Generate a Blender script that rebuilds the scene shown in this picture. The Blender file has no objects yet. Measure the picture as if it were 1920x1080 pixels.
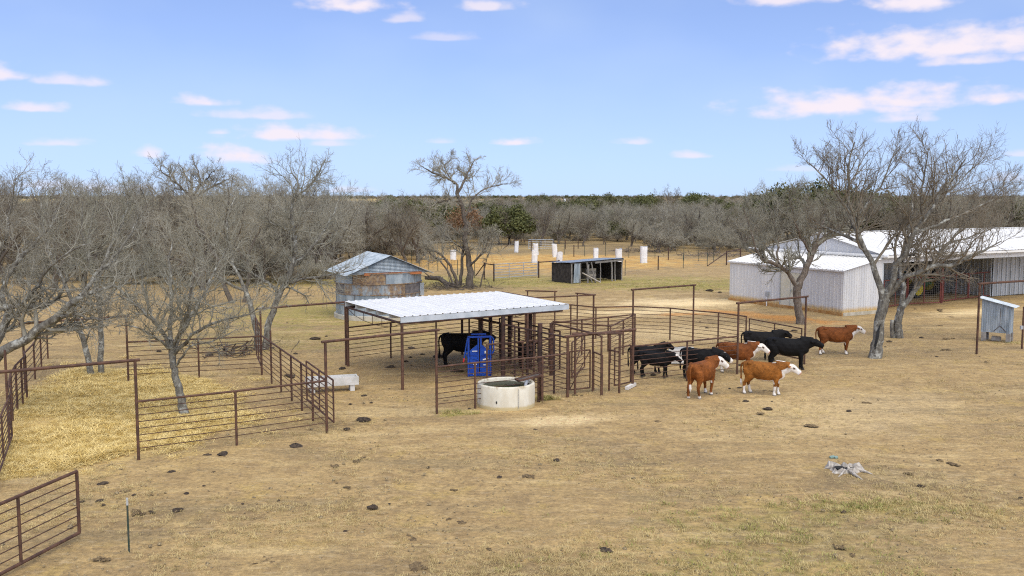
import bpy, math, random
import numpy as np
from mathutils import Vector, Matrix

S = bpy.context.scene
COL = S.collection
R = math.radians
rng = np.random.default_rng(7)
random.seed(7)

# ------------------------------------------------------------------ camera
CAM_H, FPX, PITCH = 7.0, 1800.0, math.atan(172 / 1800.0)
cam = bpy.data.cameras.new("camera")
cam.sensor_width = 36.0
cam.lens = 36.0 * FPX / 1920.0
cam.clip_start, cam.clip_end = 0.1, 20000
camo = bpy.data.objects.new("camera", cam)
COL.objects.link(camo)
camo.location = (0, 0, CAM_H)
camo.rotation_euler = (R(90) - PITCH, 0, 0)
S.camera = camo

# ------------------------------------------------------------------ light
SUN_EL, SUN_AZ = R(57), R(160)
sun = bpy.data.lights.new("sun", 'SUN')
sun.energy = 2.1
sun.angle = R(85)
sun.color = (1.0, 0.945, 0.79)
suno = bpy.data.objects.new("sun", sun)
COL.objects.link(suno)
sd = Vector((math.sin(SUN_AZ) * math.cos(SUN_EL), math.cos(SUN_AZ) * math.cos(SUN_EL), math.sin(SUN_EL)))
suno.rotation_euler = sd.to_track_quat('Z', 'Y').to_euler()

S.render.engine = 'CYCLES'
S.view_settings.view_transform = 'Standard'
S.view_settings.look = 'None'
S.view_settings.gamma = 1
S.view_settings.exposure = 0.86
S.cycles.max_bounces = 4
S.cycles.diffuse_bounces = 2
S.cycles.glossy_bounces = 2
S.cycles.transmission_bounces = 3
S.cycles.use_denoising = False
S.cycles.use_adaptive_sampling = True
S.cycles.adaptive_threshold = 0.015
S.cycles.filter_width = 1.15

# clouds of the sky in view: direction (degrees right of north, degrees up), half sizes
PXDEG = 180 / math.pi / FPX
CLOUDS_PX = [  # centre x, base y, half width, height, strength
    (650, 27, 100, 26, 1), (915, 24, 60, 18, .8), (760, 48, 48, 16, .6), (840, 80, 60, 14, .45),
    (20, 172, 42, 20, .9), (145, 178, 66, 16, .7), (80, 224, 60, 14, .8), (120, 280, 50, 12, .6),
    (388, 205, 60, 16, .9), (490, 226, 115, 16, .65), (560, 260, 135, 24, .95), (620, 274, 50, 12, .6), (285, 297, 28, 15, .8),
    (447, 302, 75, 25, 1), (420, 256, 24, 10, .6), (970, 270, 46, 13, .9), (828, 268, 30, 10, .4), (1190, 270, 38, 11, .6), (1288, 295, 44, 13, .7),
    (1470, 25, 100, 26, .9), (1690, 42, 90, 42, 1), (1800, 22, 50, 16, .8), (1740, 122, 215, 46, 1), (1880, 120, 120, 44, 1),
    (1800, 145, 80, 18, .85), (1910, 145, 30, 12, .7), (1560, 216, 180, 40, 1), (1700, 208, 180, 34, 1), (1680, 236, 62, 18, .8),
    (100, 350, 90, 14, .4), (200, 356, 120, 12, .4), (1500, 320, 60, 12, .35), (1905, 300, 30, 10, .5), (1890, 340, 60, 12, .3), (650, 358, 60, 10, .4)]


def build_world():
    w = bpy.data.worlds.new("World")
    S.world = w
    w.use_nodes = True
    w.cycles.sampling_method = 'MANUAL'
    w.cycles.sample_map_resolution = 256
    nt = w.node_tree
    N, L = nt.nodes, nt.links
    N.clear()
    out = N.new('ShaderNodeOutputWorld')
    bg = N.new('ShaderNodeBackground')
    bg.inputs[1].default_value = 0.105
    L.new(bg.outputs[0], out.inputs[0])
    sky = N.new('ShaderNodeTexSky')
    sky.sky_type = 'NISHITA'
    sky.sun_disc = False
    sky.sun_elevation = SUN_EL
    sky.sun_rotation = SUN_AZ
    sky.air_density = 1.0
    sky.dust_density = 0.3
    sky.ozone_density = 2.5

    def m(op, a, b=None, c=None):
        n = N.new('ShaderNodeMath')
        n.operation = op
        for i, v in enumerate((a, b, c)):
            if v is None:
                continue
            if isinstance(v, (int, float)):
                n.inputs[i].default_value = v
            else:
                L.new(v, n.inputs[i])
        return n.outputs[0]
    tc = N.new('ShaderNodeTexCoord')
    lift = N.new('ShaderNodeVectorMath')          # dry clear air: a blue, not white, horizon
    lift.operation = 'ADD'
    lift.inputs[1].default_value = (0, 0, SKY_LIFT)
    L.new(tc.outputs['Generated'], lift.inputs[0])
    nrm = N.new('ShaderNodeVectorMath')
    nrm.operation = 'NORMALIZE'
    L.new(lift.outputs[0], nrm.inputs[0])
    L.new(nrm.outputs[0], sky.inputs['Vector'])
    sep = N.new('ShaderNodeSeparateXYZ')
    L.new(tc.outputs['Generated'], sep.inputs[0])
    x, y, z = sep.outputs
    az = m('MULTIPLY', m('ARCTAN2', x, y), 180 / math.pi)
    el = m('MULTIPLY', m('ARCSINE', z), 180 / math.pi)
    cmb = N.new('ShaderNodeCombineXYZ')
    L.new(az, cmb.inputs[0])
    L.new(m('MULTIPLY', el, 2.0), cmb.inputs[1])
    nz = N.new('ShaderNodeTexNoise')
    nz.inputs['Scale'].default_value = 0.62
    nz.inputs['Detail'].default_value = 7
    nz.inputs['Roughness'].default_value = 0.48
    L.new(cmb.outputs[0], nz.inputs['Vector'])
    nf = m('SUBTRACT', nz.outputs['Fac'], 0.5)
    total = None
    for cx, by, hw, hh, st in CLOUDS_PX:
        a0 = math.degrees(math.atan((cx - 960) / FPX))
        e0 = math.degrees(math.atan((368 - by) / FPX))
        wd = hw * PXDEG * 1.12
        hd = hh * PXDEG * 1.15
        dx = m('DIVIDE', m('SUBTRACT', az, a0), wd)
        de = m('SUBTRACT', el, e0)
        up = m('DIVIDE', m('MAXIMUM', de, 0.0), hd)
        dn = m('DIVIDE', m('MINIMUM', de, 0.0), hd * 0.35)
        d = m('SQRT', m('ADD', m('MULTIPLY', dx, dx), m('ADD', m('MULTIPLY', up, up), m('MULTIPLY', dn, dn))))
        v = m('ADD', m('SUBTRACT', 1.0, d), m('MULTIPLY', nf, 1.9))
        mr = N.new('ShaderNodeMapRange')
        mr.interpolation_type = 'SMOOTHSTEP'
        mr.inputs[1].default_value = -0.02
        mr.inputs[2].default_value = 0.95
        mr.inputs[4].default_value = st
        L.new(v, mr.inputs[0])
        total = mr.outputs[0] if total is None else m('MAXIMUM', total, mr.outputs[0])
    # the same sort of scattered cloud over the rest of the sky
    nz2 = N.new('ShaderNodeTexNoise')
    nz2.inputs['Scale'].default_value = 0.09
    nz2.inputs['Detail'].default_value = 6
    L.new(cmb.outputs[0], nz2.inputs['Vector'])
    g = N.new('ShaderNodeMapRange')
    g.interpolation_type = 'SMOOTHSTEP'
    g.inputs[1].default_value = 0.58
    g.inputs[2].default_value = 0.72
    g.inputs[4].default_value = 0.9
    L.new(nz2.outputs['Fac'], g.inputs[0])
    outside = m('MAXIMUM', m('GREATER_THAN', m('ABSOLUTE', az), 31.0), m('GREATER_THAN', el, 13.0))
    total = m('MAXIMUM', total, m('MULTIPLY', g.outputs[0], outside))
    # thin high veil
    vz = N.new('ShaderNodeTexNoise')
    vz.inputs['Scale'].default_value = 0.07
    vz.inputs['Detail'].default_value = 3
    L.new(cmb.outputs[0], vz.inputs['Vector'])
    veil = m('MULTIPLY', m('MAXIMUM', m('SUBTRACT', vz.outputs['Fac'], 0.42), 0.0), 0.9)
    hs = N.new('ShaderNodeHueSaturation')
    hs.inputs['Hue'].default_value = 0.513
    hs.inputs['Saturation'].default_value = SKY_SAT
    hs.inputs['Value'].default_value = SKY_VAL
    L.new(sky.outputs[0], hs.inputs['Color'])
    tint = N.new('ShaderNodeMixRGB')
    tint.blend_type = 'MULTIPLY'
    tint.inputs[0].default_value = 1
    tint.inputs[2].default_value = SKY_TINT
    L.new(hs.outputs[0], tint.inputs[1])
    mv = N.new('ShaderNodeMixRGB')
    L.new(veil, mv.inputs[0])
    L.new(tint.outputs[0], mv.inputs[1])
    mv.inputs[2].default_value = VEIL_COL
    hz = N.new('ShaderNodeMixRGB')                 # pale lavender haze low in the sky, all the way round
    L.new(m('MULTIPLY', m('POWER', 2.718, m('DIVIDE', m('ABSOLUTE', el), -4.5)), .75), hz.inputs[0])
    L.new(mv.outputs[0], hz.inputs[1])
    hz.inputs[2].default_value = (2.95, 3.72, 5.1, 1)
    mx = N.new('ShaderNodeMixRGB')
    L.new(total, mx.inputs[0])
    L.new(hz.outputs[0], mx.inputs[1])
    mx.inputs[2].default_value = CLOUD_COL
    L.new(mx.outputs[0], bg.inputs[0])


SKY_LIFT, SKY_SAT, SKY_VAL, SKY_TINT = .12, 1.0, 1.0, (.99, 1.01, 1.06, 1)
VEIL_COL = (3.4, 4.2, 5.3, 1)
CLOUD_COL = (5.0, 4.55, 5.0, 1)
build_world()

# ------------------------------------------------------------------ helpers
def G(px, py, z=0.0):
    """ground point that the photograph shows at this pixel"""
    u, v = (px - 960) / FPX, -(py - 540) / FPX
    d = (u, math.cos(PITCH) + v * math.sin(PITCH), -math.sin(PITCH) + v * math.cos(PITCH))
    t = (z - CAM_H) / d[2]
    return Vector((d[0] * t, d[1] * t, z))


def AT(px, py, Y):
    """point at distance Y seen at this pixel"""
    u, v = (px - 960) / FPX, -(py - 540) / FPX
    d = (u, math.cos(PITCH) + v * math.sin(PITCH), -math.sin(PITCH) + v * math.cos(PITCH))
    t = Y / d[1]
    return Vector((d[0] * t, Y, CAM_H + d[2] * t))


UA = R(33.5)
U = Vector((math.cos(UA), math.sin(UA), 0))
V = Vector((-math.sin(UA), math.cos(UA), 0))
Z = Vector((0, 0, 1))


def tag(o, label=None, cat=None, group=None, kind=None):
    if label: o["label"] = label
    if cat: o["category"] = cat
    if group: o["group"] = group
    if kind: o["kind"] = kind
    return o


def empty(name, loc, label=None, cat=None, group=None, kind=None):
    o = bpy.data.objects.new(name, None)
    COL.objects.link(o)
    o.location = loc
    o.empty_display_size = 0.2
    return tag(o, label, cat, group, kind)


def place(o, parent):
    """parent an object that was built in world coordinates (roots are only translated)"""
    if parent is not None:
        off = Vector((0, 0, 0))
        p = parent
        while p is not None:
            off += p.location
            p = p.parent
        o.location = o.location - off
        o.parent = parent
    return o


class MB:
    def __init__(self):
        self.v, self.f = [], []

    def add(self, vs, fs):
        b = len(self.v)
        self.v += [tuple(p) for p in vs]
        self.f += [tuple(i + b for i in f) for f in fs]
        return self

    def box(self, c, sx, sy, sz, ex=Vector((1, 0, 0)), ey=Vector((0, 1, 0)), ez=Z):
        c = Vector(c)
        vs = [c + ex * (sx / 2 * i) + ey * (sy / 2 * j) + ez * (sz / 2 * k) for k in (-1, 1) for j in (-1, 1) for i in (-1, 1)]
        return self.add(vs, [(0, 2, 3, 1), (4, 5, 7, 6), (0, 1, 5, 4), (2, 6, 7, 3), (0, 4, 6, 2), (1, 3, 7, 5)])

    def bar(self, a, b, w, h, up=Z):
        a, b = Vector(a), Vector(b)
        d = (b - a).normalized()
        s = d.cross(up)
        if s.length < 1e-4:
            s = Vector((1, 0, 0))
        s.normalize()
        n = s.cross(d)
        return self.box((a + b) / 2, (b - a).length, w, h, d, s, n)

    def tube(self, pts, rad, n=8, cap=True):
        pts = [Vector(p) for p in pts]
        if not isinstance(rad, (list, tuple)):
            rad = [rad] * len(pts)
        vs, fs = [], []
        for i, p in enumerate(pts):
            t = (pts[min(i + 1, len(pts) - 1)] - pts[max(i - 1, 0)]).normalized()
            ref = Vector((1, 0, 0)) if abs(t.x) < .8 else Vector((0, 1, 0))
            a = t.cross(ref).normalized()
            b = t.cross(a)
            for k in range(n):
                q = 2 * math.pi * k / n
                vs.append(p + a * (math.cos(q) * rad[i]) + b * (math.sin(q) * rad[i]))
        for i in range(len(pts) - 1):
            for k in range(n):
                k2 = (k + 1) % n
                fs.append((i * n + k, i * n + k2, (i + 1) * n + k2, (i + 1) * n + k))
        if cap:
            fs.append(tuple(range(n))[::-1])
            fs.append(tuple((len(pts) - 1) * n + k for k in range(n)))
        return self.add(vs, fs)

    def ribbed(self, o, e1, e2, n, w, l0, l1=None, pitch=.305, rib=.022, rw=.05, first=.15):
        """a ribbed metal sheet: e1 across, e2 along the ribs"""
        l1 = l0 if l1 is None else l1
        o = Vector(o)
        xs = [(0, 0)]
        x = first
        while x < w - rw:
            xs += [(x - rw, 0), (x - rw * .45, rib), (x + rw * .45, rib), (x + rw, 0)]
            x += pitch
        xs.append((w, 0))
        vs = []
        for a, h in xs:
            b = o + e1 * a + n * h
            l = l0 + (l1 - l0) * a / w
            vs += [b, b + e2 * l]
        fs = [(2 * i, 2 * i + 2, 2 * i + 3, 2 * i + 1) for i in range(len(xs) - 1)]
        return self.add(vs, fs)

    def build(self, name, mat, parent=None, smooth=False, base=None):
        me = bpy.data.meshes.new(name)
        org = Vector(base) if base is not None else Vector((0, 0, 0))
        me.from_pydata([tuple(Vector(p) - org) for p in self.v], [], self.f)
        me.update()
        if smooth:
            me.polygons.foreach_set('use_smooth', [True] * len(me.polygons))
        if mat: me.materials.append(mat)
        o = bpy.data.objects.new(name, me)
        COL.objects.link(o)
        o.location = org
        return place(o, parent)


_unit = {}


def pipe(name, a, b, r, mat, parent, n=8):
    """a round pipe from a to b sharing one unit cylinder per material"""
    key = (mat.name, n)
    if key not in _unit:
        mb = MB().tube([(0, 0, 0), (0, 0, 1)], 1, n)
        me = bpy.data.meshes.new("pipe")
        me.from_pydata(mb.v, [], mb.f)
        me.polygons.foreach_set('use_smooth', [len(p.vertices) == 4 for p in me.polygons])
        me.materials.append(mat)
        _unit[key] = me
    a, b = Vector(a), Vector(b)
    o = bpy.data.objects.new(name, _unit[key])
    COL.objects.link(o)
    o.location = a
    o.rotation_mode = 'QUATERNION'
    o.rotation_quaternion = (b - a).to_track_quat('Z', 'Y')
    o.scale = (r, r, (b - a).length)
    return place(o, parent)


# ------------------------------------------------------------------ materials
def material(name, build):
    m = bpy.data.materials.new(name)
    m.use_nodes = True
    nt = m.node_tree
    nt.nodes.clear()
    out = nt.nodes.new('ShaderNodeOutputMaterial')
    b = nt.nodes.new('ShaderNodeBsdfPrincipled')
    nt.links.new(b.outputs[0], out.inputs[0])
    build(NB(nt), b)
    return m


class NB:
    def __init__(self, nt):
        self.nt, self.N, self.L = nt, nt.nodes, nt.links
        g = self.N.new('ShaderNodeNewGeometry')
        self.pos = g.outputs['Position']

    def noise(self, scale, detail=4, rough=.55, vec=None, stretch=None):
        n = self.N.new('ShaderNodeTexNoise')
        n.inputs['Scale'].default_value = scale
        n.inputs['Detail'].default_value = detail
        n.inputs['Roughness'].default_value = rough
        v = vec or self.pos
        if stretch:
            mp = self.N.new('ShaderNodeMapping')
            mp.inputs['Scale'].default_value = stretch
            self.L.new(v, mp.inputs[0])
            v = mp.outputs[0]
        self.L.new(v, n.inputs['Vector'])
        return n.outputs['Fac']

    def ramp(self, fac, lo, hi, smooth=True, a=0., b=1.):
        n = self.N.new('ShaderNodeMapRange')
        if smooth: n.interpolation_type = 'SMOOTHSTEP'
        n.inputs[1].default_value, n.inputs[2].default_value = lo, hi
        n.inputs[3].default_value, n.inputs[4].default_value = a, b
        self.L.new(fac, n.inputs[0])
        return n.outputs[0]

    def mix(self, fac, a, b, mode='MIX'):
        n = self.N.new('ShaderNodeMixRGB')
        n.blend_type = mode
        for i, v in enumerate((fac, a, b)):
            if hasattr(v, 'links') or hasattr(v, 'is_linked'):
                self.L.new(v, n.inputs[i])
            elif isinstance(v, (int, float)):
                n.inputs[i].default_value = v
            else:
                n.inputs[i].default_value = (*v, 1) if len(v) == 3 else v
        return n.outputs[0]

    def math(self, op, a, b=0.):
        n = self.N.new('ShaderNodeMath')
        n.operation = op
        for i, v in enumerate((a, b)):
            if isinstance(v, (int, float)): n.inputs[i].default_value = v
            else: self.L.new(v, n.inputs[i])
        return n.outputs[0]

    def xyz(self):
        s = self.N.new('ShaderNodeSeparateXYZ')
        self.L.new(self.pos, s.inputs[0])
        return s.outputs

    def ellipse(self, cx, cy, rx, ry, ang=0., edge=.5, nz=None, amt=.8):
        mp = self.N.new('ShaderNodeMapping')
        mp.vector_type = 'TEXTURE'
        mp.inputs['Location'].default_value = (cx, cy, 0)
        mp.inputs['Rotation'].default_value = (0, 0, ang)
        mp.inputs['Scale'].default_value = (rx, ry, 1e6)
        self.L.new(self.pos, mp.inputs[0])
        ln = self.N.new('ShaderNodeVectorMath')
        ln.operation = 'LENGTH'
        self.L.new(mp.outputs[0], ln.inputs[0])
        d = self.math('SUBTRACT', 1.0, ln.outputs['Value'])
        if nz is not None:
            d = self.math('ADD', d, self.math('MULTIPLY', self.math('SUBTRACT', nz, .5), amt * 2))
        return self.ramp(d, 0., edge)

    def bump(self, bsdf, h, strength=.4, dist=.02):
        n = self.N.new('ShaderNodeBump')
        n.inputs['Strength'].default_value = strength
        n.inputs['Distance'].default_value = dist
        self.L.new(h, n.inputs['Height'])
        self.L.new(n.outputs[0], bsdf.inputs['Normal'])

    def set(self, bsdf, col=None, rough=None, metal=None):
        for k, v in (('Base Color', col), ('Roughness', rough), ('Metallic', metal)):
            if v is None: continue
            if hasattr(v, 'is_linked'): self.L.new(v, bsdf.inputs[k])
            else: bsdf.inputs[k].default_value = (*v, 1) if isinstance(v, tuple) else v


def simple(name, a, b, scale=4, rough=.7, metal=0., bump=0., detail=4, stretch=None, lo=.35, hi=.65, spots=None):
    def f(n, s):
        fac = n.ramp(n.noise(scale, detail, stretch=stretch), lo, hi)
        c = n.mix(fac, a, b)
        if spots:
            c = n.mix(n.ramp(n.noise(spots[1], 5), spots[2], spots[2] + .1), c, spots[0])
        n.set(s, c, rough, metal)
        if bump: n.bump(s, n.noise(scale * 3, 5, stretch=stretch), bump)
    return material(name, f)


M = {}
M['rust'] = simple('rusty_pipe', (.066, .032, .020), (.125, .060, .034), 5, .8, 0, 0, spots=((.19, .10, .06), 9, .64))
M['rod'] = simple('rusty_rod', (.055, .028, .018), (.11, .052, .03), 6, .8)
M['red_pipe'] = simple('red_primer_pipe', (.14, .03, .025), (.20, .055, .04), 5, .6)
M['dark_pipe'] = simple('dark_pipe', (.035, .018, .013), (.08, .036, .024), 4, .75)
M['galv'] = simple('galvanised', (.38, .42, .45), (.52, .56, .58), 3, .42, .55)
M['galv_roof'] = simple('dull_galvanised_roof', (.25, .30, .34), (.42, .47, .51), 2.5, .5, .2, spots=((.50, .53, .55), 1.2, .60))
M['tpost'] = simple('green_t_post', (.02, .045, .03), (.05, .06, .045), 6, .7)
M['tpost_tip'] = simple('pale_t_post_tip', (.4, .4, .38), (.5, .5, .46), 6, .7)
M['wire'] = simple('wire', (.15, .14, .13), (.25, .22, .19), 2, .6)
M['black'] = simple('black_rubber_hollow_shade', (.012, .012, .012), (.03, .03, .028), 8, .8)  # tyres and cab parts; also the painted shade of the trunk hollow
M['blue'] = simple('blue_paint', (.004, .045, .33), (.008, .075, .43), 5, .38)
M['sticker'] = simple('white_sticker', (.7, .7, .72), (.8, .8, .8), 5, .5)
M['red_grip'] = simple('red_grip', (.55, .015, .02), (.6, .03, .03), 5, .4)


def _white(n, s):
    st = n.noise(1.4, 5, .6, stretch=(1, 1, .35))
    c = n.mix(n.ramp(st, .35, .7), (.77, .75, .70), (.85, .83, .78))
    n.set(s, c, .38, .0)
M['white_roof'] = material('white_painted_roof', _white)


def _barn_wall(n, s):
    z = n.xyz()[2]
    st = n.noise(2.2, 5, .6, stretch=(1, 1, .12))
    c = n.mix(n.ramp(st, .35, .7), (.60, .60, .60), (.70, .69, .67))
    splash = n.math('SUBTRACT', n.ramp(z, .12, .75, True, 1, 0), n.math('MULTIPLY', n.noise(3.5, 5), .55))
    c = n.mix(n.ramp(splash, .05, .75), c, (.56, .38, .15))
    run = n.math('MULTIPLY', n.ramp(n.noise(2.6, 3, stretch=(1, 1, .1)), .67, .76), .5)
    c = n.mix(run, c, (.58, .44, .2))
    n.set(s, c, .45)
M['barn_wall'] = material('white_painted_wall', _barn_wall)
M['foundation'] = simple('clay_stained_concrete', (.42, .20, .05), (.5, .30, .12), 3, .9)
M['door'] = simple('cream_door', (.60, .57, .44), (.66, .63, .52), 2, .5)


def _galv_sheet(n, s):
    st = n.noise(5, 5, .6, stretch=(1, 1, .15))
    c = n.mix(n.ramp(st, .3, .7), (.22, .27, .31), (.46, .51, .54))
    sp = n.ramp(n.noise(1.6, 6, .65), .60, .72)
    c = n.mix(n.math('MULTIPLY', sp, .7), c, (.20, .115, .055))
    n.set(s, c, .5, .35)
M['galv_sheet'] = material('weathered_galvanised_sheet', _galv_sheet)


def _bin_panel(name, rust):
    def f(n, s):
        st = n.noise(2.5, 6, .62, stretch=(1, 1, .4))
        c = n.mix(n.ramp(st, .3, .7), (.20, .25, .29), (.42, .48, .51))
        sp = n.ramp(n.noise(1.9, 6, .7, stretch=(1, 1, .55)), .66 - rust * .28, .80 - rust * .22)
        rc = n.mix(n.ramp(n.noise(7, 4), .35, .65), (.16, .085, .04), (.36, .22, .08))
        c = n.mix(n.math('MULTIPLY', sp, .85), c, rc)
        n.set(s, c, .5, .3)
    return material(name, f)
M['bin0'] = _bin_panel('bin_plate_clean', 0.0)
M['bin1'] = _bin_panel('bin_plate_stained', .95)
M['bin2'] = _bin_panel('bin_plate_rusty', 1.35)
M['bin3'] = simple('bin_plate_dark', (.12, .11, .11), (.22, .20, .19), 3, .6, .3)
M['rust_strip'] = simple('rusty_flashing', (.32, .10, .03), (.45, .17, .06), 4, .8)
M['concrete'] = simple('pale_concrete', (.42, .38, .28), (.55, .50, .40), 2.5, .9, 0, .2)


def _tank(n, s):
    z = n.xyz()[2]
    c = n.mix(n.ramp(n.noise(3, 5, stretch=(1, 1, .4)), .3, .7), (.60, .54, .41), (.72, .68, .56))
    st = n.math('MULTIPLY', n.ramp(n.noise(4.5, 5, stretch=(1, 1, .2)), .5, .68), n.ramp(z, .62, .78))
    c = n.mix(st, c, (.30, .22, .10))
    lo = n.math('SUBTRACT', n.ramp(z, 0, .22, True, 1, 0), n.math('MULTIPLY', n.noise(5), .6))
    c = n.mix(n.ramp(lo, 0, .6), c, (.52, .42, .22))
    n.set(s, c, .8)
M['tank'] = material('concrete_trough', _tank)


def _water(n, s):
    c = n.mix(n.ramp(n.noise(2.2, 5), .45, .62), (.010, .016, .006), (.05, .052, .012))
    n.set(s, c, .25)
    s.inputs['Specular IOR Level'].default_value = .04
M['water'] = material('algae_water', _water)


def _bark(name, a, b, lich, lo):
    def f(n, s):
        c = n.mix(n.ramp(n.noise(9, 6, .65, stretch=(1, 1, .35)), .3, .7), a, b)
        c = n.mix(n.ramp(n.noise(3.2, 6, .7), lo, lo + .16), c, lich)
        n.set(s, c, .92)
        n.bump(s, n.noise(22, 5, stretch=(1, 1, .3)), .9, .03)
    return material(name, f)
M['bark_grey'] = _bark('lichened_bark', (.075, .064, .050), (.22, .205, .165), (.44, .435, .38), .50)
M['bark_brown'] = _bark('brown_bark', (.09, .068, .05), (.22, .175, .135), (.35, .335, .285), .55)
M['bark_dark'] = _bark('dark_bark', (.07, .055, .042), (.16, .13, .10), (.27, .25, .21), .58)


def _twig(name, a, b, c3):
    def f(n, s):
        oi = n.N.new('ShaderNodeObjectInfo')
        c = n.mix(n.ramp(n.noise(1.3, 4, .7), .35, .65), a, b)
        c = n.mix(n.math('MULTIPLY', oi.outputs['Random'], .75), c, c3)
        n.set(s, c, .9)
    return material(name, f)
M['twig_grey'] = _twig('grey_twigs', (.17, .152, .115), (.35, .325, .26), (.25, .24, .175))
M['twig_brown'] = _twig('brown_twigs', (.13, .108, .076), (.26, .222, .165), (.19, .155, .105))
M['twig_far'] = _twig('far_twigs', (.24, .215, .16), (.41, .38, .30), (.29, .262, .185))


def _leaf(name, a, b, c3):
    def f(n, s):
        oi = n.N.new('ShaderNodeObjectInfo')
        c = n.mix(n.ramp(n.noise(1.1, 5, .7), .35, .65), a, b)
        c = n.mix(n.math('MULTIPLY', oi.outputs['Random'], .6), c, c3)
        n.set(s, c, .75)
    return material(name, f)
M['oak_leaf'] = _leaf('live_oak_leaves', (.055, .066, .016), (.135, .140, .036), (.12, .108, .036))
M['rust_leaf'] = _leaf('dead_leaves', (.17, .075, .028), (.26, .13, .05), (.2, .12, .06))
M['wood'] = simple('weathered_wood', (.13, .115, .10), (.30, .28, .25), 6, .95, 0, .4, stretch=(4, 4, .6))
M['dark_wood'] = simple('dark_wood', (.025, .02, .017), (.06, .05, .042), 4, .95)
M['pale_wood'] = simple('bleached_wood', (.30, .26, .21), (.52, .47, .40), 5, .9, 0, .4, stretch=(3, 3, 1))
M['plank_white'] = simple('white_plank', (.62, .58, .52), (.74, .70, .63), 5, .8)
M['cloth'] = simple('white_cloth', (.66, .66, .66), (.80, .80, .79), 5, .9, 0, .6)
M['dung'] = simple('dung', (.03, .021, .014), (.085, .058, .036), 14, .95, 0, .6)
M['dung_dry'] = simple('dry_dung', (.10, .065, .03), (.21, .145, .07), 9, .95, 0, .6)
M['straw'] = simple('straw', (.66, .46, .13), (.90, .70, .29), 3, .85)
M['dry_grass'] = simple('dry_grass', (.40, .30, .12), (.58, .45, .20), 2, .9)
M['green_grass'] = simple('green_grass', (.20, .205, .04), (.42, .37, .12), 2, .85)
M['litter'] = simple('litter', (.12, .085, .045), (.40, .31, .17), 30, .95)
M['trough'] = simple('white_trough', (.50, .49, .45), (.64, .62, .58), 3, .8)
M['green_paint'] = simple('green_paint', (.008, .075, .018), (.012, .10, .022), 3, .4)
M['yellow_paint'] = simple('yellow_paint', (.62, .47, .01), (.68, .52, .02), 3, .4)
M['glass'] = simple('dark_glass', (.02, .025, .03), (.03, .035, .04), 2, .08)
M['lamp_red'] = simple('red_lens', (.65, .03, .01), (.7, .05, .01), 3, .3)
M['lamp_amber'] = simple('amber_lens', (.7, .22, .01), (.75, .27, .01), 3, .3)
M['plastic_grey'] = simple('grey_plastic', (.33, .34, .35), (.4, .41, .42), 3, .5)
M['inner_wall'] = simple('bare_steel_wall', (.34, .345, .34), (.50, .50, .49), 4, .5, .3, 0, stretch=(1, 1, .1))


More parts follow.
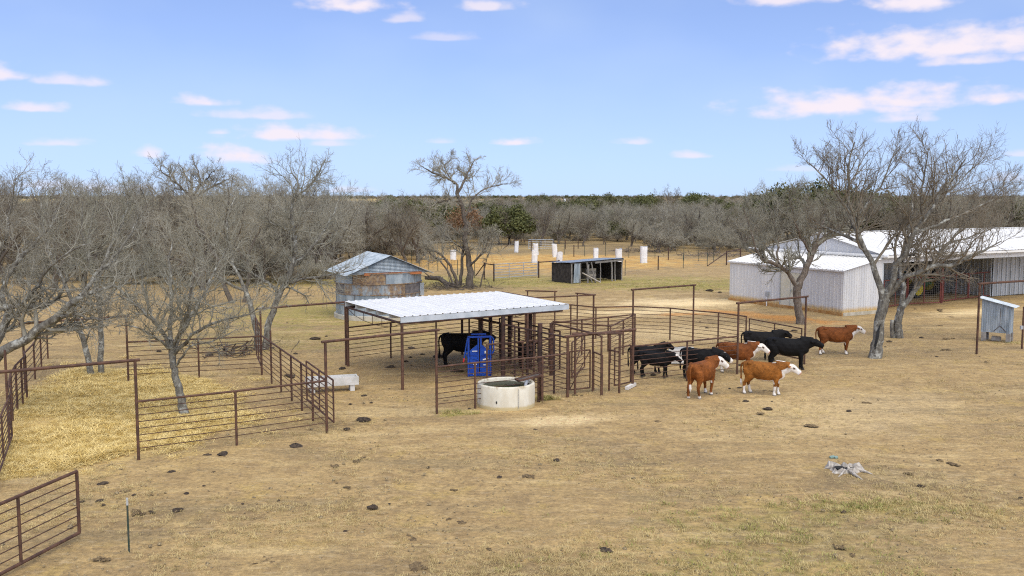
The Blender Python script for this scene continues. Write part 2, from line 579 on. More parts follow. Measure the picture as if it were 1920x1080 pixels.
def _ground(n, s):
    p = n.pos
    fine = n.noise(14, 6, .7)
    fine2 = n.noise(46, 4, .7)
    med = n.noise(1.5, 6, .65)
    big = n.noise(.22, 5, .6)
    streak = n.noise(1.1, 5, .62, stretch=(.55, 2.0, 1))
    c = n.mix(n.ramp(med, .33, .68), (.275, .190, .112), (.385, .275, .160))
    c = n.mix(n.math('MULTIPLY', n.ramp(streak, .50, .68), .55), c, (.44, .325, .20))
    c = n.mix(n.math('MULTIPLY', n.ramp(big, .50, .66), .55), c, (.225, .160, .105))
    c = n.mix(n.math('MULTIPLY', n.ramp(n.noise(.6, 6, .7), .54, .66), .55), c, (.40, .29, .125))
    w = n.noise(.5, 6, .68)
    # pale worn sand
    for e, k in (((11.3, 63, 6, 4.6, .1), 1.0), ((8.5, 58.0, 7, 2.6, .1), .8), ((1.5, 29.6, 3.4, 1.0, .3), .6), ((8.5, 49, 8, 4, .4), .35), ((11, 31, 7, 4, .5), .28), ((28, 58, 5.5, 2.0, .5), .8)):
        c = n.mix(n.math('MULTIPLY', n.ellipse(*e, .8, w, .9), k), c, (.74, .59, .44))
    # orange clay
    for e, k in (((15.6, 55.2, 4.4, 2.1, -.7), 1.0), ((13.2, 58.2, 3.0, 1.4, -.8), .9), ((10.2, 57.0, 3.2, 1.0, .1), .8), ((6.5, 60.5, 2.6, .6, .0), .4), ((3, 104, 21, 15, 0), .7)):
        c = n.mix(n.math('MULTIPLY', n.ellipse(*e, .8, w, 1.3), k), c, (.50, .235, .065))
    c = n.mix(n.math('MULTIPLY', n.ellipse(2, 103, 19, 13, 0, .4, n.noise(.8, 5), 1.4), .55), c, (.55, .36, .13))
    # thin green and yellow-green growth
    gn = n.noise(1.3, 6, .72)
    for e, k in (((5.4, 19.5, 3.6, 2.6, .2), .34), ((8.2, 21.0, 3.2, 1.0, .1), .4), ((4, 17.3, 5, 1.6, .2), .25), ((0, 79, 36, 8, 0), .9), ((-11, 58, 10, 10, .2), .75), ((-6.5, 57.8, 5, 4, 0), .7), ((13, 75, 10, 5, 0), .9), ((-1.7, 30.6, 1.2, .5, .5), .8), ((1.2, 33.0, .5, .35, 0), .9), ((-13, 47, 7, 6, 0), .35), ((-4, 47, 9, 4.5, .3), .25)):
        c = n.mix(n.math('MULTIPLY', n.ellipse(*e, .9, gn, 1.6), k), c, (.27, .24, .068))
    # dark trodden earth; darker ground also beneath shelter and tall tree, by shed
    for e, k in (((9.2, 23.2, 3.6, 1.7, .1), .75), ((7.4, 20.0, 3.5, 1.2, .2), .45), ((-1, 17.5, 5, 1.6, 0), .4), ((-7.5, 20.5, 2.6, 1.6, .3), .5), ((-1, 38, 4.5, 3.2, .6), .6), ((-8.3, 27.6, 5, 1.0, .55), .35), ((-3.4, 73, 5, 2.2, 0), .6), ((8, 76.5, 6, 1.5, .2), .5)):
        c = n.mix(n.math('MULTIPLY', n.ellipse(*e, .9, gn, 1.4), k), c, (.17, .125, .085))
    trk = n.noise(.42, 5, .66, stretch=(.35, 1.5, 1))
    c = n.mix(n.math('MULTIPLY', n.ramp(trk, .52, .66), .60), c, (.215, .165, .112))
    c = n.mix(n.math('MULTIPLY', n.ramp(trk, .46, .33), .50), c, (.52, .405, .27))
    # straw spread in the pen
    c = n.mix(n.math('MULTIPLY', n.ellipse(-12.6, 29.8, 4.0, 7.0, .45, .6, w, .9), .85), c, (.56, .42, .22))
    # brush floor beyond the garden, pale far fields
    yy = n.xyz()[1]
    c = n.mix(n.math('MULTIPLY', n.ramp(yy, 85, 125), .8), c, n.mix(n.ramp(n.noise(.12, 5), .4, .6), (.20, .145, .085), (.31, .225, .12)))
    c = n.mix(n.ellipse(3, 104, 20, 14, 0, .3, w, .6), c, n.mix(n.ramp(n.noise(.7, 6, .7), .4, .62), (.44, .25, .085), (.52, .36, .16)))
    c = n.mix(n.math('MULTIPLY', n.ramp(yy, 500, 700), n.math('LESS_THAN', n.math('ADD', n.xyz()[0], n.math('MULTIPLY', yy, .13)), 0.)), c, (.50, .38, .19))
    # small scale grain: clods, hoof-broken crust, dead grass
    c = n.mix(1.0, c, (1.15, 1.08, .73), 'MULTIPLY')
    g1 = n.noise(7.5, 8, .82)
    g2 = n.noise(2.6, 7, .78, stretch=(.7, 1.7, 1))
    c = n.mix(.9, c, n.mix(n.ramp(g1, .30, .70, False), (.20, .20, .20), (.80, .80, .80)), 'OVERLAY')
    c = n.mix(n.math('MULTIPLY', n.ramp(g2, .53, .66), .5), c, (.185, .135, .078))
    c = n.mix(n.math('MULTIPLY', n.ramp(g2, .47, .34), .38), c, (.60, .465, .27))
    c = n.mix(n.math('MULTIPLY', n.ramp(fine2, .60, .70), .6), c, (.11, .08, .045))
    c = n.mix(n.math('MULTIPLY', n.ramp(fine, .62, .72), .5), c, (.62, .49, .29))
    n.set(s, c, .97)
    h = n.math('ADD', n.math('MULTIPLY', fine, .5), n.math('ADD', med, n.math('MULTIPLY', fine2, .25)))
    n.bump(s, h, .75, .05)
M['ground'] = material('dry_pasture_ground', _ground)


def _coat(n, s):
    at = n.N.new('ShaderNodeAttribute')
    at.attribute_name = 'coat'
    tco = n.N.new('ShaderNodeTexCoord')
    nz = n.noise(6, 5, .65, vec=tco.outputs['Object'])
    hair = n.noise(38, 4, .7, vec=tco.outputs['Object'], stretch=(.5, 1, 1.4))
    c = n.mix(.75, at.outputs['Color'], n.mix(n.ramp(nz, .3, .7), (.30, .30, .30), (.70, .70, .70)), 'OVERLAY')
    c = n.mix(.6, c, n.mix(n.ramp(hair, .3, .7), (.25, .25, .25), (.75, .75, .75)), 'OVERLAY')
    n.set(s, c, .75)
    s.inputs['Specular IOR Level'].default_value = .2
    n.bump(s, hair, .5, .02)
M['coat'] = material('cattle_coat', _coat)

# ------------------------------------------------------------------ ground
def build_ground():
    xs = sorted(set(list(np.arange(-40, 44.1, 1.0)) + [-9000, -3000, -1000, -400, -150, -80, 80, 150, 400, 1000, 3000, 9000]))
    ys = sorted(set(list(np.arange(8, 120.1, 1.0)) + [-400, -60, 0, 150, 220, 400, 800, 1600, 3500, 12000]))
    vs = []
    for y in ys:
        for x in xs:
            z = .02 * math.sin(x * .9 + y * .31) + .02 * math.sin(y * .7 - x * .43) - .02 if (abs(x) < 44 and 8 < y < 120) else -.02
            vs.append((x, y, z))
    nx = len(xs)
    fs = [(j * nx + i, j * nx + i + 1, (j + 1) * nx + i + 1, (j + 1) * nx + i) for j in range(len(ys) - 1) for i in range(nx - 1)]
    mb = MB()
    mb.v, mb.f = vs, fs
    o = mb.build('ground', M['ground'], smooth=True)
    tag(o, 'bare tan dry pasture ground with sparse grass', None, None, 'structure')
build_ground()
# ------------------------------------------------------------------ trees
def norm(a):
    return a / np.maximum(np.linalg.norm(a, axis=-1, keepdims=True), 1e-9)


def walk(p0, d0, L, n, wob, up, rg):
    """many polylines at once: p0,d0 (K,3), L (K,) -> (K,n+1,3)"""
    K = len(p0)
    P = np.empty((K, n + 1, 3))
    P[:, 0] = p0
    d = d0.copy()
    for i in range(n):
        d = norm(d + rg.normal(0, wob, (K, 3)) + np.array([0, 0, up]))
        P[:, i + 1] = P[:, i] + d * (L / n)[:, None]
    return P


def children(P, Rr, Ls, k, ratio, rg, n, wob, up, a0=30, a1=70, t0=.25, rscale=.6, rmin=.004, taper=.35):
    K, m, _ = P.shape
    t = (t0 + (1 - t0) * (np.arange(k)[None] + rg.random((K, k))) / k).clip(0, .999)
    f = t * (m - 1)
    i = f.astype(int)
    w = (f - i)[..., None]
    ar = np.arange(K)[:, None]
    A, B = P[ar, i], P[ar, i + 1]
    pos = A + (B - A) * w
    T = norm(B - A)
    rp = Rr[ar, i] * (1 - w[..., 0]) + Rr[ar, i + 1] * w[..., 0]
    rnd = rg.normal(0, 1, (K, k, 3))
    perp = norm(rnd - (rnd * T).sum(-1, keepdims=True) * T)
    ang = np.radians(rg.uniform(a0, a1, (K, k)))[..., None]
    d = norm(np.cos(ang) * T + np.sin(ang) * perp + np.array([0, 0, max(up, 0) * 1.5]))
    L = (Ls[:, None] * ratio * (1.15 - .6 * t) * rg.uniform(.6, 1.3, (K, k))).reshape(-1)
    pos, d = pos.reshape(-1, 3), d.reshape(-1, 3)
    P2 = walk(pos, d, L, n, wob, up, rg)
    r0 = np.maximum(rp.reshape(-1) * rscale, rmin)
    R2 = r0[:, None] * np.linspace(1, taper, n + 1)[None]
    return P2, R2, L


def tubes(groups):
    """list of (P,R,sides) -> verts, faces, smooth"""
    VV, FF, off = [], [], 0
    for P, Rr, ns in groups:
        K, m, _ = P.shape
        T = np.empty_like(P)
        T[:, 1:-1] = P[:, 2:] - P[:, :-2]
        T[:, 0] = P[:, 1] - P[:, 0]
        T[:, -1] = P[:, -1] - P[:, -2]
        T = norm(T)
        ref = np.where(np.abs(T[..., :1]) < .7, np.array([1., 0, 0]), np.array([0, 1., 0]))
        a = norm(np.cross(T, ref))
        b = np.cross(T, a)
        q = np.arange(ns) * 2 * np.pi / ns
        ring = P[:, :, None] + Rr[:, :, None, None] * (a[:, :, None] * np.cos(q)[None, None, :, None] + b[:, :, None] * np.sin(q)[None, None, :, None])
        VV.append(ring.reshape(-1, 3))
        base = off + (np.arange(K)[:, None, None] * m + np.arange(m - 1)[None, :, None]) * ns
        k = np.arange(ns)[None, None]
        k2 = (k + 1) % ns
        FF.append(np.stack([base + k, base + k2, base + ns + k2, base + ns + k], -1).reshape(-1, 4))
        off += K * m * ns
    return np.concatenate(VV), np.concatenate(FF)


def quad_mesh(name, V_, F_, mat, smooth=True):
    me = bpy.data.meshes.new(name)
    nv, nf = len(V_), len(F_)
    k = F_.shape[1]
    me.vertices.add(nv)
    me.vertices.foreach_set('co', V_.astype(np.float32).ravel())
    me.loops.add(nf * k)
    me.loops.foreach_set('vertex_index', F_.astype(np.int32).ravel())
    me.polygons.add(nf)
    me.polygons.foreach_set('loop_start', np.arange(nf, dtype=np.int32) * k)
    me.polygons.foreach_set('loop_total', np.full(nf, k, dtype=np.int32))
    me.polygons.foreach_set('use_smooth', np.full(nf, smooth))
    me.update(calc_edges=True)
    me.materials.append(mat)
    return me


def resample(pts, rad, n):
    pts = np.array(pts, float)
    s = np.concatenate([[0], np.cumsum(np.linalg.norm(np.diff(pts, axis=0), axis=1))])
    t = np.linspace(0, s[-1], n + 1)
    P = np.stack([np.interp(t, s, pts[:, i]) for i in range(3)], 1)
    Rr = np.interp(t, np.linspace(0, s[-1], len(rad)), rad)
    return P, Rr, s[-1]


def make_tree_meshes(limbs, rg, kb=(9, 7, 7), wob=.22, up=.06, ratio=(.5, .58, .62), nlimb=12, twr=.006, t0=.2, jit=.04, maxb=3.2, zmin=2.0, rs=.86):
    """limbs: list of (points, radii); returns trunk mesh data and crown mesh data"""
    Ps, Rs, Ls = [], [], []
    for pts, rad in limbs:
        P, Rr, L = resample(pts, rad, nlimb)
        J = rg.normal(0, jit, P.shape) * L / 6
        J[0] = 0
        P = P + J
        Ps.append(P); Rs.append(Rr * rs); Ls.append(L)
    P0, R0, L0 = np.array(Ps), np.array(Rs), np.array(Ls)
    Lc = np.minimum(L0, maxb / ratio[0])
    # the bare lower trunk carries few shoots
    P1, R1, L1 = children(P0[1:], R0[1:], Lc[1:], kb[0], ratio[0], rg, 7, wob, up, 25, 65, t0, .55, .012, .3)
    keep = P1[:, 0, 2] > zmin
    P1, R1, L1 = P1[keep], R1[keep], L1[keep]
    P2, R2, L2 = children(P1, R1, L1, kb[1], ratio[1], rg, 5, wob * 1.1, up * .8, 25, 65, .12, .6, .008, .4)
    P3, R3, L3 = children(P2, R2, L2, kb[2], ratio[2], rg, 2, wob, up * .6, 20, 60, .1, .65, twr, .5)
    trunk = tubes([(P0, R0, 9)])
    crown = tubes([(P1, R1, 5), (P2, R2, 4), (P3, R3, 3)])
    return trunk, crown


def tree_object(name, loc, trunk, crown, bark, twig, label, group=None):
    t = empty(name, loc, label, 'tree', group)
    for nm, (v, f), mat in (('trunk', trunk, bark), ('crown', crown, twig)):
        o = bpy.data.objects.new(nm, quad_mesh(nm, v, f, mat))
        COL.objects.link(o)
        o.parent = t
    return t


def px_limb(base, pts, Y, dy=None):
    """a limb read from the photograph, as points relative to the tree's base; dy spreads it in depth"""
    dy = dy or [0] * len(pts)
    return [tuple(AT(x, y, Y + d) - base) for (x, y), d in zip(pts, dy)]


def hero(name, label, base_px, limbs, bark, twig, seed, **kw):
    base = G(*base_px)
    Y = base.y
    ls = [(px_limb(base, pts, Y, dy), rad) for pts, rad, dy in limbs]
    tr, cr = make_tree_meshes(ls, np.random.default_rng(seed), **kw)
    return tree_object(name, base, tr, cr, bark, twig, label)


# right: hollow-trunked tree in front of the barn
hero('mesquite_tree', 'large bare tree with split hollow trunk in front of the white barn', (1640, 671), [
    ([(1640, 676), (1646, 640), (1650, 600), (1658, 560)], [.36, .27, .25, .27], [0, 0, 0, 0]),
    ([(1656, 566), (1640, 505), (1612, 455), (1592, 405), (1590, 340), (1598, 268)], [.19, .14, .12, .09, .06, .025], [0, 0, .2, .4, .6, .8]),
    ([(1656, 566), (1680, 500), (1712, 440), (1745, 395), (1775, 350), (1810, 300)], [.19, .15, .12, .09, .06, .025], [0, -.3, -.6, -.8, -1, -1.2]),
    ([(1660, 558), (1700, 517), (1745, 500), (1785, 497), (1830, 476), (1878, 455)], [.15, .12, .11, .10, .06, .025], [0, -.5, -1, -1.3, -1.5, -1.6]),
    ([(1612, 455), (1580, 440), (1545, 425), (1515, 410)], [.09, .07, .05, .02], [.2, .8, 1.4, 2]),
    ([(1600, 425), (1620, 390), (1650, 350), (1668, 310), (1680, 285)], [.08, .06, .05, .04, .02], [.4, 1, 1.5, 1.8, 2]),
    ([(1594, 400), (1565, 360), (1535, 320), (1510, 300)], [.07, .055, .04, .02], [.4, -.3, -.8, -1.2]),
    ([(1712, 440), (1760, 420), (1810, 400), (1860, 375), (1885, 345)], [.08, .065, .05, .035, .02], [-.6, 0, .6, 1.2, 1.6]),
    ([(1730, 418), (1725, 370), (1735, 320), (1740, 280)], [.07, .055, .04, .02], [-.7, -1.4, -2, -2.4]),
    ([(1690, 490), (1720, 470), (1770, 460), (1830, 440), (1880, 420)], [.08, .065, .05, .035, .02], [-.4, .6, 1.2, 1.6, 2]),
], M['bark_grey'], M['twig_brown'], 11, kb=(12, 8, 7), maxb=2.6, up=.11)

def trunk_hollow_shade(tree, pts, Y, w):  # black lens set on the trunk front, standing in for shade inside the hollow
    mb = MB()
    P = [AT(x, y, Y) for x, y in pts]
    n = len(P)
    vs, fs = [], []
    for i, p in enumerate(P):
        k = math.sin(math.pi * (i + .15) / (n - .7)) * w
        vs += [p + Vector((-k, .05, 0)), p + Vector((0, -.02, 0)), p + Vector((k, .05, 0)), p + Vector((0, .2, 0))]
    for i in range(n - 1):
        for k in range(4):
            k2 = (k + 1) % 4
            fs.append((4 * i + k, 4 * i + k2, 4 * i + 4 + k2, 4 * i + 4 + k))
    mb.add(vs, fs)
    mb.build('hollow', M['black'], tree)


_t = [o for o in COL.objects if o.name.startswith('mesquite_tree')][0]
trunk_hollow_shade(_t, [(1641, 655), (1643, 645), (1646, 632), (1648, 620), (1651, 608)], G(1640, 671).y - .25, .075)

hero('mesquite_tree', 'smaller bare forked tree with broken stub just right of the hollow tree', (1685, 633), [
    ([(1686, 637), (1683, 605), (1690, 575)], [.26, .22, .2], [0, 0, 0]),
    ([(1690, 578), (1715, 545), (1740, 515), (1752, 488), (1775, 455)], [.17, .14, .11, .07, .03], [0, .2, .4, .5, .6]),
    ([(1690, 578), (1693, 535), (1686, 495), (1700, 445), (1712, 390), (1706, 330)], [.15, .12, .10, .08, .055, .02], [0, .3, .6, .8, 1, 1.2]),
    ([(1702, 440), (1735, 400), (1790, 350), (1830, 310), (1850, 290)], [.08, .065, .05, .035, .02], [.8, 1.4, 2, 2.3, 2.6]),
    ([(1752, 488), (1800, 430), (1840, 390), (1885, 350)], [.07, .06, .04, .02], [.5, .2, 0, -.3]),
    ([(1674, 633), (1672, 612), (1673, 600)], [.13, .12, .1], [0, 0, 0]),
], M['bark_grey'], M['twig_brown'], 12, kb=(12, 8, 7), maxb=2.6, up=.11)

hero('mesquite_tree', 'bare forked tree standing against the white lean-to wall', (1501, 606), [
    ([(1502, 609), (1496, 575), (1493, 548), (1497, 535)], [.30, .25, .25, .26], [0, 0, 0, 0]),
    ([(1496, 540), (1478, 512), (1455, 495), (1430, 487), (1418, 470)], [.16, .14, .12, .11, .06], [0, -.2, -.4, -.6, -.8]),
    ([(1497, 540), (1508, 510), (1518, 485), (1530, 462), (1560, 435), (1592, 412)], [.24, .2, .19, .17, .1, .03], [0, .2, .4, .6, 1, 1.4]),
    ([(1418, 470), (1410, 440), (1400, 410), (1392, 385)], [.06, .05, .035, .02], [-.8, -1, -1, -1]),
    ([(1455, 495), (1460, 455), (1450, 415), (1440, 375)], [.08, .06, .05, .02], [-.4, 0, .4, .8]),
    ([(1522, 478), (1500, 440), (1485, 400), (1480, 360)], [.09, .07, .05, .02], [.5, -.2, -.8, -1.2]),
    ([(1530, 462), (1540, 425), (1550, 395), (1545, 365)], [.09, .07, .05, .02], [.6, 1.2, 1.8, 2.2]),
    ([(1475, 510), (1440, 470), (1415, 430), (1425, 395)], [.08, .06, .04, .02], [-.3, .5, 1.2, 1.6]),
], M['bark_brown'], M['twig_grey'], 13, kb=(13, 9, 8), maxb=2.4, up=.1)

# centre: tall tree with the fallen log
hero('hackberry_tree', 'tall bare multi-trunked tree rising above the horizon near the wooden shed', (880, 540), [
    ([(882, 543), (884, 520), (880, 495), (873, 455), (874, 415), (866, 385), (856, 360)], [.45, .36, .28, .24, .22, .2, .18], [0, 0, 0, 0, 0, 0, 0]),
    ([(862, 535), (866, 505), (868, 470), (870, 440)], [.2, .17, .13, .08], [.5, .5, .4, .2]),
    ([(856, 362), (858, 345), (842, 335), (815, 326), (790, 312)], [.16, .13, .12, .09, .03], [0, 0, -.3, -.6, -1]),
    ([(858, 362), (870, 340), (880, 318), (892, 298)], [.15, .12, .08, .03], [0, .4, .8, 1]),
    ([(866, 385), (850, 373), (825, 378), (795, 391)], [.13, .11, .09, .03], [0, -.4, -.8, -1]),
    ([(872, 405), (885, 375), (905, 355), (930, 348), (952, 345)], [.13, .1, .08, .06, .03], [0, .3, .8, 1.2, 1.4]),
    ([(852, 345), (838, 325), (832, 310), (845, 300)], [.1, .08, .06, .03], [0, .6, 1, 1.2]),
    ([(858, 533), (845, 500), (828, 478), (805, 466), (782, 464)], [.18, .15, .13, .11, .04], [-.4, -.5, -.8, -1, -1.2]),
    ([(850, 532), (838, 505), (826, 490), (806, 475), (795, 455)], [.12, .1, .08, .06, .02], [-.8, -.8, -1, -1.4, -1.6]),
    ([(880, 500), (895, 485), (908, 470), (918, 440)], [.14, .11, .08, .03], [0, -.5, -.8, -1]),
    ([(900, 538), (908, 505), (918, 470), (926, 445)], [.08, .06, .04, .02], [-.6, -.6, -.6, -.6]),
    ([(872, 470), (850, 455), (832, 440), (820, 420)], [.1, .08, .05, .02], [0, .6, 1, 1.4]),
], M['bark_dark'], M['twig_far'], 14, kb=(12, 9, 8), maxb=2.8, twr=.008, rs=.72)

# left pen
hero('mesquite_tree', 'slim bare tree with spreading pale twigs growing inside the straw pen', (347, 778), [
    ([(347, 781), (338, 745), (330, 710), (323, 670), (320, 650)], [.19, .15, .135, .12, .12], [0, 0, 0, 0, 0]),
    ([(320, 655), (300, 615), (270, 585), (240, 560), (205, 545)], [.085, .065, .05, .035, .018], [0, -.3, -.6, -.8, -1]),
    ([(321, 655), (315, 610), (322, 560), (316, 510), (322, 450)], [.095, .08, .06, .045, .018], [0, .3, .5, .8, 1]),
    ([(324, 660), (345, 615), (372, 570), (398, 520), (425, 465)], [.095, .08, .06, .045, .018], [0, .2, .5, .8, 1]),
    ([(326, 665), (365, 625), (410, 600), (455, 592), (500, 575)], [.085, .065, .05, .035, .018], [0, -.4, -.8, -1.1, -1.3]),
    ([(318, 640), (285, 600), (275, 560), (262, 500)], [.07, .055, .04, .018], [0, .6, 1.1, 1.6]),
    ([(325, 650), (350, 590), (360, 540), (365, 480)], [.07, .055, .04, .018], [0, -.8, -1.4, -1.8]),
    ([(327, 690), (355, 650), (395, 640), (430, 628)], [.05, .04, .03, .015], [0, -.5, -.8, -1]),
    ([(322, 655), (280, 625), (245, 610), (215, 612)], [.06, .045, .03, .015], [0, -1, -1.6, -2]),
], M['bark_grey'], M['twig_grey'], 15, kb=(10, 8, 7), maxb=1.8, twr=.0036)

hero('mesquite_tree', 'big bare tree with a heavy lichened limb sweeping in over the pen gate', (-70, 775), [
    ([(-70, 780), (-55, 730), (-30, 690), (-5, 665)], [.36, .3, .27, .25], [0, 0, 0, 0]),
    ([(-8, 666), (30, 648), (70, 618), (105, 593), (140, 562), (185, 545)], [.19, .18, .16, .14, .11, .07], [0, -.2, -.3, -.4, -.4, -.3]),
    ([(185, 545), (215, 535), (245, 560), (262, 590)], [.07, .055, .04, .018], [-.3, -.2, 0, .2]),
    ([(150, 556), (180, 515), (215, 480), (245, 440), (262, 395)], [.09, .07, .055, .04, .02], [-.4, .2, .8, 1.2, 1.6]),
    ([(-55, 735), (-20, 670), (8, 620), (14, 585), (2, 555)], [.2, .17, .14, .12, .1], [0, .5, .8, 1, 1.2]),
    ([(2, 580), (40, 572), (80, 578), (110, 560), (130, 520)], [.1, .09, .08, .06, .03], [1, .6, .4, .4, .6]),
    ([(2, 555), (25, 500), (60, 460), (95, 425), (120, 370)], [.1, .08, .065, .045, .02], [1.2, 1.5, 1.8, 2, 2.2]),
    ([(-5, 550), (-10, 490), (15, 440), (20, 390), (25, 345)], [.1, .08, .06, .04, .02], [1.2, .6, .2, 0, 0]),
    ([(105, 593), (150, 590), (195, 600), (230, 590)], [.06, .05, .035, .018], [-.4, -1, -1.4, -1.8]),
    ([(40, 572), (70, 540), (90, 500), (130, 470), (170, 455)], [.08, .065, .05, .035, .018], [.6, 0, -.5, -.8, -1]),
], M['bark_grey'], M['twig_grey'], 16, kb=(10, 8, 7), maxb=2.0, twr=.0036)

hero('mesquite_tree', 'bare twin-trunked tree at the back left of the straw pen', (180, 703), [
    ([(173, 705), (166, 670), (155, 635), (143, 600), (138, 570)], [.15, .13, .12, .11, .1], [0, 0, 0, 0, 0]),
    ([(190, 702), (189, 660), (190, 620), (187, 575), (180, 530)], [.14, .13, .12, .11, .1], [.2, .2, .3, .3, .3]),
    ([(138, 570), (120, 530), (95, 480), (80, 430), (75, 370)], [.09, .08, .06, .045, .02], [0, .3, .6, .8, 1]),
    ([(140, 580), (160, 540), (165, 490), (150, 440), (155, 380)], [.08, .07, .055, .04, .02], [0, -.4, -.8, -1, -1.2]),
    ([(180, 530), (200, 480), (225, 430), (240, 380), (235, 340)], [.09, .075, .06, .04, .02], [.3, .6, 1, 1.2, 1.4]),
    ([(187, 575), (215, 545), (250, 510), (290, 480)], [.08, .06, .045, .02], [.3, 0, -.3, -.6]),
    ([(181, 540), (165, 490), (170, 430), (180, 375)], [.08, .065, .045, .02], [.3, 1, 1.6, 2]),
    ([(160, 645), (168, 620), (180, 610)], [.05, .035, .02], [0, -.3, -.5]),
    ([(138, 572), (100, 555), (60, 530), (30, 520)], [.07, .055, .04, .018], [0, .5, 1, 1.4]),
], M['bark_grey'], M['twig_grey'], 17, kb=(10, 7, 7), maxb=2.1, twr=.0045)

hero('mesquite_tree', 'bare forked tree with pale trunks directly behind the pen gate frame', (490, 655), [
    ([(484, 657), (481, 625), (474, 590), (466, 560), (455, 535)], [.19, .17, .15, .14, .11], [0, 0, 0, 0, 0]),
    ([(496, 657), (501, 620), (508, 585), (525, 550), (543, 520), (550, 485)], [.2, .18, .17, .15, .13, .12], [.2, .2, .3, .3, .4, .5]),
    ([(550, 488), (556, 450), (546, 410), (550, 375), (562, 345), (540, 310)], [.11, .1, .085, .07, .05, .02], [.5, .5, .6, .6, .7, .8]),
    ([(548, 500), (580, 470), (610, 430), (630, 390), (640, 360)], [.09, .07, .055, .04, .02], [.5, .9, 1.3, 1.6, 2]),
    ([(551, 450), (530, 425), (510, 420), (495, 400)], [.07, .06, .045, .02], [.5, 0, -.4, -.8]),
    ([(535, 535), (575, 522), (620, 515), (665, 505)], [.08, .065, .05, .02], [.4, -.3, -.9, -1.4]),
    ([(525, 550), (495, 525), (470, 510), (445, 505)], [.09, .075, .055, .03], [.3, .8, 1.2, 1.5]),
    ([(455, 535), (440, 500), (430, 460), (425, 410), (440, 370)], [.09, .075, .06, .04, .02], [0, .2, .5, .9, 1.2]),
    ([(460, 545), (420, 530), (385, 500), (360, 470)], [.08, .065, .045, .02], [0, -.4, -.8, -1.1]),
    ([(553, 370), (580, 350), (598, 325), (605, 305)], [.06, .05, .035, .018], [.6, .9, 1.2, 1.4]),
], M['bark_grey'], M['twig_grey'], 18, kb=(11, 8, 7), maxb=2.3, twr=.0045)

hero('mesquite_tree', 'bare dark tree with twin leaning trunks behind the straw pen', (445, 568), [
    ([(436, 570), (425, 548), (415, 520), (412, 490)], [.2, .18, .15, .13], [0, 0, 0, 0]),
    ([(458, 570), (462, 545), (468, 515), (462, 485)], [.17, .15, .13, .1], [.4, .4, .4, .4]),
    ([(412, 490), (390, 455), (370, 420), (362, 385), (350, 340)], [.12, .1, .08, .06, .02], [0, .3, .6, .9, 1.2]),
    ([(413, 500), (430, 460), (420, 420), (430, 380), (425, 340)], [.1, .085, .07, .05, .02], [0, -.3, -.6, -.8, -1]),
    ([(462, 485), (480, 445), (500, 410), (505, 365)], [.09, .075, .055, .02], [.4, .8, 1.2, 1.5]),
    ([(465, 500), (440, 460), (455, 420), (460, 375)], [.08, .065, .05, .02], [.4, -.2, -.8, -1.2]),
    ([(415, 520), (375, 505), (340, 490), (305, 480)], [.1, .08, .06, .02], [0, .5, 1, 1.4]),
], M['bark_dark'], M['twig_far'], 19, kb=(11, 8, 7), maxb=2.6, twr=.007)

hero('hackberry_tree', 'bare round-crowned tree standing above the left woodland against the sky', (362, 470), [
    ([(362, 474), (366, 440), (362, 400), (362, 368)], [.4, .34, .32, .3], [0, 0, 0, 0]),
    ([(362, 372), (340, 352), (320, 338), (300, 318), (305, 300)], [.24, .2, .16, .1, .03], [0, -.5, -1, -1, -.5]),
    ([(362, 370), (358, 345), (345, 325), (335, 305)], [.2, .16, .1, .03], [0, .6, 1.2, 1.6]),
    ([(364, 368), (375, 345), (372, 320), (362, 298)], [.2, .16, .1, .03], [0, .2, .5, .6]),
    ([(364, 370), (390, 355), (415, 342), (440, 328)], [.22, .17, .12, .03], [0, 1, 1.5, 2]),
    ([(375, 348), (395, 328), (410, 312)], [.13, .09, .03], [.2, -.6, -1.2]),
    ([(362, 385), (330, 375), (300, 366), (278, 350)], [.15, .12, .08, .03], [0, 1, 2, 2.5]),
], M['bark_dark'], M['twig_far'], 20, kb=(11, 8, 7), maxb=3.2, twr=.011, jit=.08)


# background trees: prototypes, then individuals that share their meshes
def proto_tree(seed, h, spread, n_limb, kb, stems=1, lean=.2, twr=.012):
    rg = np.random.default_rng(seed)
    limbs = []
    for s in range(stems):
        b = np.array([rg.normal(0, .25) if stems > 1 else 0, rg.normal(0, .25) if stems > 1 else 0, -.1])
        d = np.array([rg.normal(0, lean), rg.normal(0, lean), 1.])
        th = h * rg.uniform(.22, .34)
        P = walk(b[None], norm(d[None]), np.array([th]), 5, .12, .05, rg)[0]
        r = .035 * h / (1 + .35 * (stems - 1))
        limbs.append((P, [r, r * .8]))
        tip = P[-1]
        for k in range(n_limb):
            a = 2 * math.pi * (k + rg.random()) / n_limb
            el = rg.uniform(.45, 1.25)
            dd = np.array([math.cos(a) * math.cos(el) * spread, math.sin(a) * math.cos(el) * spread, math.sin(el)])
            L = h * rg.uniform(.55, .8)
            Q = walk(tip[None], norm(dd[None]), np.array([L]), 7, .22, .07, rg)[0]
            limbs.append((Q, [r * .55, r * .4, r * .1]))
    return make_tree_meshes(limbs, rg, kb=kb, twr=twr, wob=.25, maxb=h * .4, nlimb=9, jit=.03, zmin=.25 * h, rs=.85)


